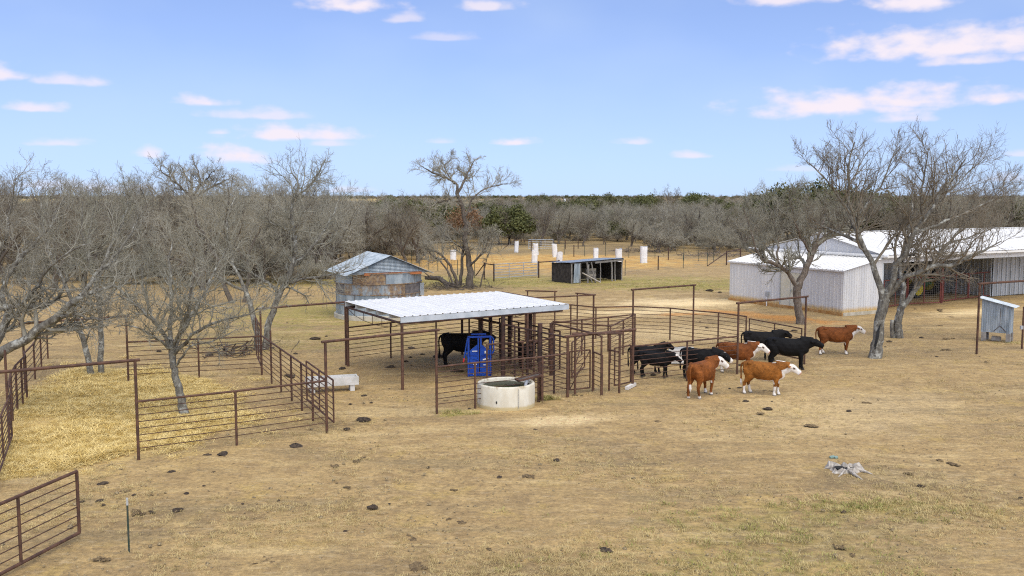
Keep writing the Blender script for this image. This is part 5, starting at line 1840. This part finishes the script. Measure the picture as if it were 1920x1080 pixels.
wire_fence('wire fence on thin posts behind the tall bare tree', [G(*q) for q in ((758, 490), (772, 494), (787, 499), (804, 505), (821, 508), (839, 513), (858, 515), (890, 521), (908, 524))])
wire_fence('wire fence along the right front of the fenced plot', [G(*q) for q in ((1172, 516), (1234, 506), (1281, 503), (1326, 499))], heavy=(1,))
wire_fence('wire fence along the far side of the fenced plot', [G(*q) for q in ((940, 466), (966, 467), (1012, 470), (1040, 473), (1058, 477), (1076, 481), (1096, 480), (1135, 480), (1179, 484), (1228, 484), (1253, 487), (1282, 488), (1310, 490), (1338, 491))], heavy=(5, 10))
wire_fence('wire fence running to the right behind the barn corner', [G(*q) for q in ((1362, 497), (1388, 490), (1420, 486))], heavy=(0, 1))


def brace_set(label, a, b, foot, h=1.45):
    a, b, foot = V3(a), V3(b), V3(foot)
    o = empty('fence_brace', a, label, 'fence brace')
    pipe('post', a - Z * .05, a + Z * h, .06, M['dark_pipe'], o)
    pipe('post', b - Z * .05, b + Z * h, .06, M['dark_pipe'], o)
    pipe('rail', a + Z * (h - .1), b + Z * (h - .1), .045, M['dark_pipe'], o)
    pipe('brace', b + Z * (h - .15), foot + Z * .1, .045, M['dark_pipe'], o)


brace_set('dark pipe brace left of the galvanised gate', G(926, 527), G(908, 524), G(892, 519))
brace_set('dark pipe brace between galvanised gate and old shed', G(1010, 521), G(1048, 518), G(1075, 522))
brace_set('dark pipe brace at the back left corner of the fenced plot', G(996, 471), G(965, 469), G(943, 468))
brace_set('dark pipe brace where the wire fence meets the barn', G(1388, 491), G(1362, 497), G(1327, 500))
gate('galvanised tube gate into the fenced plot left of the shed', G(927, 526), G(1008, 520), 1.35, .2, 4, 2, 'galv', .03, 'galv', name='tube_gate', barr=.025)
gate('galvanised tube gate at the back of the fenced plot', G(991, 469), G(1037, 468), 1.35, .2, 4, 2, 'galv', .03, 'galv', name='tube_gate', barr=.025)
wire_fence('rusty pipe panel right of the back gate', [G(1038, 467), G(1060, 467), G(1084, 466)], h=1.25, wires=2, heavy=(0, 1, 2))

# power pole far off in the brush
p = G(1057, 414)
o = empty('utility_pole', p, 'small wooden power pole with pale transformer in the far brush', 'utility pole')
pipe('pole', p - Z * .1, p + Z * 7.2, .14, M['wood'], o)
MB().tube([p + Vector((.25, -.1, 5.3)), p + Vector((.25, -.1, 6.3))], .28, 12).build('transformer', M['sticker'], o)
# ------------------------------------------------------------------ cattle
def loft(mb, st, n=16, pw=2.3):
    """st: list of (centre, axis_y, axis_z, half_y, half_z)"""
    vs, fs = [], []
    for c, ay, az, hy, hz in st:
        for k in range(n):
            a = 2 * math.pi * k / n
            ca, sa = math.cos(a), math.sin(a)
            x = math.copysign(abs(ca) ** (2 / pw), ca) * hy
            z = math.copysign(abs(sa) ** (2 / pw), sa) * hz
            vs.append(Vector(c) + ay * x + az * z)
    m = len(st)
    for i in range(m - 1):
        for k in range(n):
            k2 = (k + 1) % n
            fs.append((i * n + k, i * n + k2, (i + 1) * n + k2, (i + 1) * n + k))
    fs.append(tuple(range(n))[::-1])
    fs.append(tuple((m - 1) * n + k for k in range(n)))
    mb.add(vs, fs)


YV = Vector((0, 1, 0))
WHITE, PINK = np.array((.74, .68, .60)), np.array((.55, .28, .22))


def seg_dist(P, a, b):
    a, b = np.array(a), np.array(b)
    d = b - a
    t = np.clip(((P - a) @ d) / (d @ d), 0, 1)
    return np.linalg.norm(P - (a + t[:, None] * d), axis=1), t


def build_cow(label, px, py, heading, scale, coat, seed, yaw=0., headz=1.22, drop=.24, stride=(.0, .0, .0, .0), fat=1.0, group=None, white_legs=True, face='white', name='cow', length=1.0, crest=True, tail_white=True, sock=.2):
    rg = np.random.default_rng(seed)
    mb = MB()
    f = fat
    trunk = [(-.80, 1.04, .12, .10), (-.76, 1.03, .21, .18), (-.64, 1.005, .265, .245), (-.45, .965, .295, .275), (-.20, .895, .36, .325), (.04, .875, .37, .33), (.26, .875, .37, .30), (.44, .895, .36, .265), (.58, .905, .33, .225), (.70, .905, .26, .17), (.77, .89, .16, .10)]
    loft(mb, [((x * length, 0, z), YV, Z, hw * f, hh) for x, z, hh, hw in trunk])
    # hook bones, withers, brisket
    for x, y, z, r in ((-.52 * length, .19, 1.19, .09), (-.52 * length, -.19, 1.19, .09), (.42 * length, .0, 1.17, .12)):
        loft(mb, [((x - r, y, z), YV, Z, r * .3, r * .3), ((x - r * .5, y, z), YV, Z, r * .8, r * .8), ((x + r * .5, y, z), YV, Z, r * .8, r * .8), ((x + r, y, z), YV, Z, r * .3, r * .3)], 10, 2)
    # neck: chain of sections bending towards the head
    cy, sy = math.cos(R(yaw)), math.sin(R(yaw))
    nb = Vector((.50 * length, 0, 1.03))
    poll = Vector((.70 * length + .27 * math.cos(R(yaw * .6)), .27 * math.sin(R(yaw * .6)), headz))
    nst = []
    for i in range(6):
        t = i / 5
        c = nb.lerp(poll, t) + Z * (.03 * math.sin(math.pi * t))
        ax = (poll - nb).normalized()
        ay = Z.cross(ax).normalized()
        az = ax.cross(ay)
        nst.append((c - Z * (.03 * math.sin(math.pi * t)), ay, az, .205 * (1 - t) + .125 * t, .335 * (1 - t) + .185 * t))
    loft(mb, nst, 14, 2.1)
    # head
    hd = Vector((cy, sy, 0))
    muz = poll + hd * .36 - Z * drop
    ax = (muz - poll).normalized()
    ay = Z.cross(hd).normalized() * -1
    ay = hd.cross(Z) * -1
    az = ax.cross(ay)
    if az.z < 0: az = -az
    hst = []
    for t, hy, hz in ((-.14, .07, .08), (-.06, .115, .125), (.12, .125, .145), (.32, .122, .145), (.55, .098, .122), (.78, .086, .105), (.95, .094, .100), (1.06, .07, .07)):
        hst.append((poll + ax * (t * (muz - poll).length) + az * (.0 - .02 * t), ay, az, hy, hz))
    loft(mb, hst, 14, 2.4)
    for s in (-1, 1):
        e0 = poll + ay * (s * .07) + az * .03
        e1 = poll + ay * (s * .27) - az * .03 - ax * .07
        loft(mb, [(e0, ax, az, .03, .025), (e0.lerp(e1, .45), ax, az, .08, .028), (e0.lerp(e1, .75), ax, az, .072, .026), (e1, ax, az, .014, .012)], 10, 2)
    # legs
    XX = Vector((1, 0, 0))
    feet = []
    for i, s in enumerate((1, -1)):
        d = stride[i]
        y = s * .155 * f
        st = [(.45 * length, .80, .15, .10), (.45 * length, .64, .115, .085), (.46 * length + d * .25, .52, .080, .065), (.47 * length + d * .45, .38, .062, .055), (.465 * length + d * .6, .33, .052, .047), (.46 * length + d * .9, .14, .042, .038), (.465 * length + d, .09, .053, .05), (.485 * length + d, .035, .064, .058), (.495 * length + d, -.01, .07, .062)]
        loft(mb, [((x, y, z), XX, YV, hx * 1.13, hy * 1.13) for x, z, hx, hy in st], 10, 2)
    for i, s in enumerate((1, -1)):
        d = stride[2 + i]
        y = s * .165 * f
        st = [(-.55 * length, .98, .22, .11), (-.52 * length, .80, .215, .115), (-.50 * length + d * .1, .66, .165, .10), (-.57 * length + d * .3, .53, .105, .07), (-.66 * length + d * .5, .43, .072, .055), (-.665 * length + d * .55, .37, .056, .047), (-.64 * length + d * .9, .15, .044, .04), (-.63 * length + d, .095, .055, .05), (-.605 * length + d, .035, .066, .058), (-.595 * length + d, -.01, .072, .062)]
        loft(mb, [((x, y, z), XX, YV, hx * 1.13, hy * 1.13) for x, z, hx, hy in st], 10, 2)
    # tail
    tx = -.79 * length
    tp = [(tx, 0, 1.20), (tx - .07, .01, 1.12), (tx - .10, .015, .95), (tx - .085, .02, .72), (tx - .08, .015, .54), (tx - .075, .01, .40), (tx - .075, .01, .27)]
    tr_ = [.045, .042, .034, .030, .040, .048, .012]
    loft(mb, [(p, XX, YV, r, r) for p, r in zip(tp, tr_)], 8, 2)
    me = bpy.data.meshes.new('cow_raw')
    me.from_pydata(mb.v, [], mb.f)
    import bmesh
    bm = bmesh.new()
    bm.from_mesh(me)
    bmesh.ops.recalc_face_normals(bm, faces=bm.faces)
    bm.to_mesh(me)
    bm.free()
    tmp = bpy.data.objects.new('cow_raw', me)
    COL.objects.link(tmp)
    md = tmp.modifiers.new('r', 'REMESH')
    md.mode = 'VOXEL'
    md.voxel_size = .021
    sm = tmp.modifiers.new('s', 'SMOOTH')
    sm.factor = .5
    sm.iterations = 4
    dg = bpy.context.evaluated_depsgraph_get()
    out = bpy.data.meshes.new_from_object(tmp.evaluated_get(dg))
    bpy.data.objects.remove(tmp)
    P = np.empty(len(out.vertices) * 3, np.float32)
    out.vertices.foreach_get('co', P)
    P = P.reshape(-1, 3).astype(float)
    # slight hide relief
    nz = (np.sin(P[:, 0] * 9 + seed) * np.sin(P[:, 2] * 8 + 1.3 * seed) + np.sin(P[:, 0] * 21 + P[:, 2] * 17)) * .004
    P[:, 1] += np.sign(P[:, 1]) * nz
    out.vertices.foreach_set('co', P.astype(np.float32).ravel())
    # coat colours
    wv = .035 * (np.sin(P[:, 0] * 13 + seed) + np.sin(P[:, 1] * 17 + 2 * seed) + np.sin(P[:, 2] * 15 + 3 * seed))
    C = np.tile(np.array(coat), (len(P), 1))
    shade = 1 + .18 * np.sin(P[:, 0] * 5 + seed) * np.sin(P[:, 2] * 6)
    C = C * shade[:, None]
    dh, th = seg_dist(P, poll - ax * .1, muz)
    ear = np.abs((P - np.array(poll)) @ np.array(ay)) > .135
    head = (dh < .20) & (th > .04)
    white = np.zeros(len(P), bool)
    if face == 'white':
        eye = (np.abs(((P - np.array(poll)) @ np.array(ax)) - .13) < .05) & (np.abs((P - np.array(poll)) @ np.array(ay)) > .085)
        white |= head & ~ear
        dn, tn = seg_dist(P, nb, poll)
        side = (P - np.array(nb)) @ np.array(Z)
        axn = np.array((poll - nb).normalized())
        hgt = (P - np.array(nb))[:, 2] - tn * (poll - nb).z
        neck = (dn < .36) & (tn > .05) & (P[:, 0] > .5 * length)
        white |= neck & (hgt < -.13 + wv + .12 * tn) & (tn > .30)          # throat
        white |= (P[:, 0] > .52 * length) & (P[:, 2] < .80 + wv) & (P[:, 2] > .45) & (np.abs(P[:, 1]) < .13)   # brisket
        if crest:
            white |= neck & (hgt > .15 + wv * .5) & (np.abs(P[:, 1] - tn * poll.y) < .05) & (tn < .7)
            white |= (P[:, 0] > .30 * length) & (P[:, 0] < .62 * length) & (P[:, 2] > 1.21 + wv * .3) & (np.abs(P[:, 1]) < .05)
        white |= (P[:, 2] < .57 + wv * .6) & (P[:, 2] > .45) & (np.abs(P[:, 0]) < .42 * length) & (np.abs(P[:, 1]) < .2)
    elif face == 'blaze':
        lat = np.abs((P - np.array(poll)) @ np.array(ay))
        upz = (P - np.array(poll)) @ np.array(az)
        white |= head & (lat < .05 + wv) & (upz > .02) & (th > .1)
        white |= (dh < .13) & (th > .9)
        white |= (P[:, 2] < .58) & (P[:, 2] > .5) & (np.abs(P[:, 0]) < .2)
    if white_legs:
        white |= (P[:, 2] < sock + wv * 1.2) & (P[:, 0] > -.76 * length)
        if tail_white:
            white |= (P[:, 0] < tx - .02) & (P[:, 2] < .52 + wv)
    C[white] = WHITE
    if face == 'white':
        C[head & eye & white & (rg.random(len(P)) > -1) & (np.abs((P - np.array(poll)) @ np.array(az) - .03) < .03)] = (.10, .05, .03)
        C[(dh < .14) & (th > .985)] = PINK
    hoof = P[:, 2] < .045
    C[hoof] = C[hoof] * .25 + np.array((.06, .05, .04))
    col = out.color_attributes.new('coat', 'FLOAT_COLOR', 'POINT')
    col.data.foreach_set('color', np.concatenate([C.clip(0, 1), np.ones((len(P), 1))], 1).astype(np.float32).ravel())
    out.polygons.foreach_set('use_smooth', np.full(len(out.polygons), True))
    out.materials.clear()
    out.materials.append(M['coat'])
    out.name = name
    o = bpy.data.objects.new(name, out)
    COL.objects.link(o)
    b = G(px, py)
    o.location = (b.x, b.y, -.012)
    o.rotation_euler = (0, 0, R(heading))
    o.scale = (scale,) * 3
    tag(o, label, 'cow', group)
    # eyes as small dark beads set in the head
    ey = MB()
    for s in (-1, 1):
        q = poll + ax * .145 + ay * (s * .098) + az * .045
        for a_, b_ in ((0, 1),):
            loft(ey, [(q - ax * .02, ay, az, .006, .006), (q - ax * .01, ay, az, .018, .016), (q + ax * .01, ay, az, .018, .016), (q + ax * .02, ay, az, .006, .006)], 8, 2)
    me = bpy.data.meshes.new('eyes')
    me.from_pydata([tuple(v) for v in ey.v], [], ey.f)
    me.materials.append(M['eye'])
    eo = bpy.data.objects.new('eyes', me)
    COL.objects.link(eo)
    eo.parent = o
    return o


M['eye'] = simple('dark_eye', (.006, .005, .004), (.01, .008, .006), 5, .15)
BR1, BR2, BR3 = (.21, .066, .013), (.165, .050, .011), (.25, .090, .015)
BK, BK2 = (.0055, .005, .005), (.0085, .0075, .007)
hg = 'red and white cattle outside the pen'
build_cow('red-brown white-faced cow seen from behind with its tail hanging', 1316, 742, 52, 1.0, BR1, 1, yaw=-55, headz=1.20, drop=.26, stride=(.12, -.08, -.06, .10), fat=1.02, group=hg, crest=False)
build_cow('orange-brown white-faced cow nearest the camera walking right', 1432, 738.5, -24, .93, BR3, 2, yaw=6, headz=1.13, drop=.22, stride=(.05, -.06, .08, -.10), fat=.9, group=hg, sock=.33)
build_cow('red-brown white-faced cow standing at the pen gateway post', 1381, 697, -14, .95, BR2, 3, yaw=-4, headz=1.15, drop=.24, stride=(-.04, .05, 0, 0), group=hg, length=.97)
build_cow('red-brown white-faced cow standing apart beside the hollow tree', 1566, 663, -3, .97, BR2, 4, yaw=12, headz=1.19, drop=.18, stride=(.05, -.03, .12, -.10), group=hg, length=1.02, crest=False)
bg_ = 'black cattle outside the pen'
build_cow('black cow farthest back by the pen gate with its head turned', 1428, 674, -12, .98, BK2, 5, yaw=35, headz=1.20, drop=.15, white_legs=False, face='none', group=bg_)
build_cow('sleek black cow standing in front of the pen gate facing right', 1477, 690, -13, 1.0, BK, 6, yaw=-8, headz=1.14, drop=.16, stride=(.0, .06, -.05, .05), white_legs=False, face='none', group=bg_, length=1.05)
cg = 'black calves in the cattle pen'
build_cow('black calf behind the other calves with its head up', 1212, 698, 8, .86, BK, 7, yaw=14, headz=1.30, drop=.20, stride=(.0, .1, .05, -.05), white_legs=False, face='none', group=cg, fat=.9)
build_cow('black calf with a white blaze just inside the pen fence', 1229, 706, -12, .80, BK, 8, yaw=-16, headz=1.05, drop=.27, stride=(.06, -.06, .04, -.04), white_legs=False, face='blaze', group=cg, fat=.92)
build_cow('black white-nosed cow half hidden behind the red-brown rear-view cow', 1313, 708, -25, .92, BK, 9, yaw=-5, headz=1.06, drop=.26, stride=(.0, .1, -.1, .0), white_legs=False, face='blaze', group=cg)
build_cow('large black bull under the shelter behind the blue head gate', 866, 684, 12, 1.08, BK, 10, yaw=10, headz=1.16, drop=.15, white_legs=False, face='none', fat=1.2, name='bull')
build_cow('small black calf seen from behind in the working alley', 990, 689, 70, .82, BK, 11, yaw=10, headz=1.1, drop=.3, white_legs=False, face='none', fat=.95)

# ------------------------------------------------------------------ troughs, plank, stump, log, brush, dung
def feed_trough(label, px0, px1, wd, h, legs=True):
    a, b = G(*px0), G(*px1)
    e1 = (b - a).normalized()
    e2 = Vector((-e1.y, e1.x, 0))
    L = (b - a).length
    c0 = a + e2 * wd / 2
    o = empty('feed_trough', c0, label, 'feed trough')
    zb = .22 if legs else .02
    for s in (-1, 1):
        MB().box(c0 + e1 * L / 2 + e2 * (s * wd / 2) + Z * (zb + (h - zb) / 2), L, .05, h - zb, e1, e2).build('side', M['trough'], o)
        MB().box(c0 + e1 * (L / 2 + s * (L / 2 - .03)) + Z * (zb + (h - zb) / 2 - .01), .05, wd - .05, h - zb - .02, e1, e2).build('end', M['trough'], o)
    MB().box(c0 + e1 * L / 2 + Z * (zb + .04), L - .1, wd - .05, .05, e1, e2).build('bottom', M['trough'], o)
    if legs:
        for t in (.12, .88):
            MB().box(c0 + e1 * (L * t) + Z * (zb / 2 - .01), .16, wd * .9, zb, e1, e2).build('leg', M['trough'], o)


feed_trough('long white concrete feed trough just behind the straw pen gate', (575, 738), (673, 732), .48, .52)
feed_trough('white feed trough behind the black calves in the pen', (1254, 682), (1302, 683), .7, .62, False)
a, b = G(1175, 731), G(1190, 723)
o = MB().bar(a + Z * .06, b + Z * .06, .13, .11).build('wood_plank', M['plank_white'], None, base=a)
tag(o, 'short white block of timber lying at the pen corner', 'plank')


def dead_limb(name, label, cat, pts, rad, mat, seed, kids=5):
    rg = np.random.default_rng(seed)
    base = Vector(pts[0])
    o = empty(name, (base.x, base.y, 0), label, cat)
    MB().tube(pts, rad, 9).build('stem', mat, o, True)
    for k in range(kids):
        i = rg.integers(0, len(pts) - 1)
        s = Vector(pts[i]).lerp(Vector(pts[i + 1]), rg.random())
        d = Vector((rg.normal(), rg.normal(), abs(rg.normal()) * .5)).normalized()
        MB().tube([s, s + d * .5 + Vector((0, 0, .05)), s + d * 1.1], [.05, .035, .012], 6).build('stub', mat, o, True)


dead_limb('fallen_log', 'long fallen dead log beside the foot of the tall tree', 'log', [AT(797, 521, 75.2), AT(824, 522, 75), AT(838, 533, 74.6), AT(856, 540, 74.2)], [.14, .2, .22, .26], M['bark_dark'], 3, 6)
dead_limb('dead_branch', 'pale dead branch lying in the woodland edge left of the bin', 'branch', [AT(578, 489, 88), AT(610, 491, 88.3), (AT(640, 490, 88.6))], [.14, .12, .06], M['pale_wood'], 4, 5)


def brush_pile(label, px, py, w, n, seed, mat):
    b = G(px, py)
    rg = np.random.default_rng(seed)
    P = np.stack([rg.normal(b.x, w * .45, n), rg.normal(b.y, w * .3, n), rg.uniform(.02, .35, n)], 1)
    d = norm(np.stack([rg.normal(0, 1, n), rg.normal(0, .6, n), rg.normal(0, .25, n)], 1))
    Q = walk(P - d * .5, d, rg.uniform(.6, 1.6, n), 4, .25, -.02, rg)
    Q[:, :, 2] = np.maximum(Q[:, :, 2], .02)
    Rr = rg.uniform(.012, .035, n)[:, None] * np.linspace(1, .4, 5)[None]
    v, f_ = tubes([(Q, Rr, 5)])
    v = v - np.array([b.x, b.y, 0])
    o = bpy.data.objects.new('brush_pile', quad_mesh('brush_pile', v, f_, mat))
    COL.objects.link(o)
    o.location = (b.x, b.y, 0)
    tag(o, label, 'brush pile', None, 'stuff')


brush_pile('heap of dead branches at the woodland edge left of the grain bin', 590, 522, 3.4, 160, 1, M['bark_brown'])
brush_pile('scatter of fallen sticks under the tall bare tree', 850, 541, 3.2, 110, 2, M['bark_dark'])
brush_pile('dead limbs dropped along the back fence of the straw pen', 440, 663, 1.9, 60, 3, M['bark_dark'])
brush_pile('tangle of fallen limbs beyond the wire fence left of the barn', 1335, 480, 5, 150, 4, M['bark_brown'])
brush_pile('tangle of fallen limbs under the trees beyond the plot', 1215, 472, 5, 120, 5, M['bark_brown'])

# weathered stump with a hollow filled by a black disc and ring
def build_stump():
    b = G(1582, 882)
    o = empty('tree_stump', b, 'bleached jagged tree stump with a black hollow and spread roots', 'stump')
    rg = np.random.default_rng(9)
    n = 22
    vs, fs = [], []
    prof = [(.33, -.03), (.27, .04), (.25, .10), (.19, .09), (.14, .02)]
    for j, (r, z) in enumerate(prof):
        for k in range(n):
            a = 2 * math.pi * k / n
            rr = r * (1 + .25 * math.sin(a * 3 + 1) + rg.normal(0, .07)) * (1.5 if abs(math.cos(a)) > .6 else 1)
            zz = z + (rg.normal(0, .045) if j in (2, 3) else 0)
            vs.append((b.x + math.cos(a) * rr, b.y + math.sin(a) * rr * .85, zz))
    for j in range(len(prof) - 1):
        for k in range(n):
            k2 = (k + 1) % n
            fs.append((j * n + k, j * n + k2, (j + 1) * n + k2, (j + 1) * n + k))
    mb = MB().add(vs, fs)
    mb.build('stump_wall', M['pale_wood'], o)
    MB().add([(b.x + math.cos(2 * math.pi * k / 14) * .30, b.y + math.sin(2 * math.pi * k / 14) * .2, .05) for k in range(14)], [tuple(range(14))]).build('black_core', M['black'], o)
    for pts, r in (([(-.05, -.2, .12), (-.2, -.42, .05), (-.36, -.6, -.02)], [.07, .05, .015]), ([(.06, -.22, .12), (.1, -.5, .07), (.2, -.82, -.02)], [.1, .08, .02]), ([(.3, -.05, .1), (.5, -.2, .04), (.62, -.32, -.01)], [.1, .07, .02]), ([(-.25, .05, .12), (-.42, .12, .05), (-.5, .1, -.02)], [.08, .05, .02]), ([(.1, .2, .1), (.2, .4, .04), (.26, .55, -.02)], [.08, .05, .02])):
        MB().tube([b + Vector((p[0], p[1], p[2] * .6)) for p in pts], [q * .5 for q in r], 6).build('root', M['pale_wood'], o, False)
    mt = MB().tube([b + Vector((-.16 + .11 * math.cos(a), -.1 + .07 * math.sin(a), .10)) for a in np.linspace(0, 6.1, 14)], .03, 6)
    mt.build('black_ring', M['black'], o)
build_stump()
rag = MB()
b = G(1567, 859)
for k in range(3):
    rag.box(b + Vector((.06 * k - .12, .03 * math.sin(k * 2), .03)), .09, .12, .04, Vector((.9, .4, .1)).normalized())
tag(rag.build('green_rag', simple('green_rag', (.16, .26, .21), (.28, .38, .33), 12, .9), None, base=b), 'scrap of pale green plastic behind the stump', 'scrap')

DUNG = [(390, 853, .16, 0), (417, 853, .22, 0), (438, 870, .16, 0), (555, 837, .24, 0), (623, 873, .22, 1), (350, 924, .14, 0), (193, 906, .12, 0), (237, 919, .2, 1), (187, 938, .14, 0), (257, 959, .2, 1), (283, 955, .12, 1),
        (67, 879, .13, 0), (42, 877, .1, 0), (465, 1047, .22, 1), (510, 1053, .26, 1), (192, 1047, .2, 1), (10, 924, .09, 0), (218, 843, .1, 0), (200, 842, .14, 0),
        (649, 804, .16, 0), (683, 787, .22, 0), (801, 804, .18, 1), (890, 813, .1, 1), (674, 862, .2, 1), (842, 972, .16, 1), (867, 978, .12, 1), (992, 892, .24, 1), (930, 988, .14, 1), (792, 1062, .24, 1), (918, 1030, .16, 1), (774, 1010, .14, 1), (649, 912, .1, 1),
        (1592, 770, .2, 0), (1440, 766, .17, 0), (1622, 755, .22, 1), (1268, 778, .2, 1), (1520, 797, .2, 1), (1386, 727, .14, 0), (1368, 728, .1, 0), (1440, 733, .2, 1),
        (1728, 633, .26, 0), (1778, 635, .3, 1), (1775, 656, .26, 1), (1757, 668, .2, 0), (1784, 594, .22, 1), (1763, 610, .22, 1), (1718, 579, .3, 1), (1761, 581, .3, 1), (1668, 640, .2, 0),
        (1492, 935, .16, 1), (1574, 1025, .12, 1), (1599, 1039, .16, 1), (1700, 887, .2, 1), (1782, 867, .22, 1), (1454, 991, .08, 0), (1726, 910, .08, 0), (1581, 959, .09, 0), (1914, 932, .1, 0),
        (393, 666, .2, 0), (298, 658, .2, 0), (413, 648, .22, 0), (593, 635, .24, 0), (612, 630, .2, 0), (733, 688, .22, 0), (771, 653, .26, 0), (760, 677, .24, 0), (545, 705, .2, 0), (537, 703, .15, 0), (460, 790, .2, 1), (378, 807, .12, 0),
        (1225, 702, .22, 0), (642, 690, .2, 0), (823, 668, .24, 0), (960, 699, .2, 0), (857, 696, .24, 0), (1340, 653, .24, 0), (1312, 604, .25, 0), (1330, 545, .3, 0), (1350, 548, .25, 0), (1490, 620, .25, 0)]
def crumbled(seed):
    rg = np.random.default_rng(seed)
    vs, fs = [], []
    for k in range(11):
        me = lump(seed * 50 + k, *(rg.uniform(.16, .5, 2)), rg.uniform(.06, .17), M['dung_dry'], 'tmp', 8, .4)
        ox, oy = rg.normal(0, .5), rg.normal(0, .33)
        b = len(vs)
        vs += [(v.co.x + ox, v.co.y + oy, v.co.z) for v in me.vertices]
        fs += [tuple(i + b for i in p.vertices) for p in me.polygons]
        bpy.data.meshes.remove(me)
    me = bpy.data.meshes.new('dung_pat')
    me.from_pydata(vs, [], fs)
    me.materials.append(M['dung_dry'])
    return me


pat = [[lump(500 + i, 1, .7, .34, M['dung'], 'dung_pat', 12, .45) for i in range(6)], [crumbled(520 + i) for i in range(6)]]
rd_ = random.Random(21)
for reg, n_ in (((640, 900, 655, 780), 22), ((1050, 1500, 715, 790), 12), ((120, 640, 850, 960), 16), ((600, 1250, 800, 1040), 18), ((1650, 1900, 570, 700), 14), ((500, 680, 600, 700), 8), ((1190, 1400, 600, 690), 8)):
    for _ in range(n_):
        DUNG.append((rd_.uniform(reg[0], reg[1]), rd_.uniform(reg[2], reg[3]), rd_.uniform(.05, .13), int(rd_.random() > .55)))
for i, (px, py, r, kd) in enumerate(DUNG):
    o = bpy.data.objects.new('dung_pat', pat[kd][i % 6])
    COL.objects.link(o)
    b = G(px, py)
    o.location = (b.x, b.y, -.015)
    o.rotation_euler = (0, 0, i * 1.7)
    r *= .8 + .3 * math.sin(i * 2.3)
    o.scale = (r, r, r)
    tag(o, ['dark fresh dung pat lying on the bare ground', 'crumbled dry brown dung pat on the bare ground'][kd], 'dung', ['dark dung pats', 'dry dung pats'][kd])
o = bpy.data.objects.new('dung_pat', lump(560, 1, .8, .6, M['dung'], 'dung_pat', 14, .3))
COL.objects.link(o)
o.location = G(699, 952)
o.scale = (.12, .12, .12)
tag(o, 'large dark dung lump alone in the open foreground below the trough', 'dung')
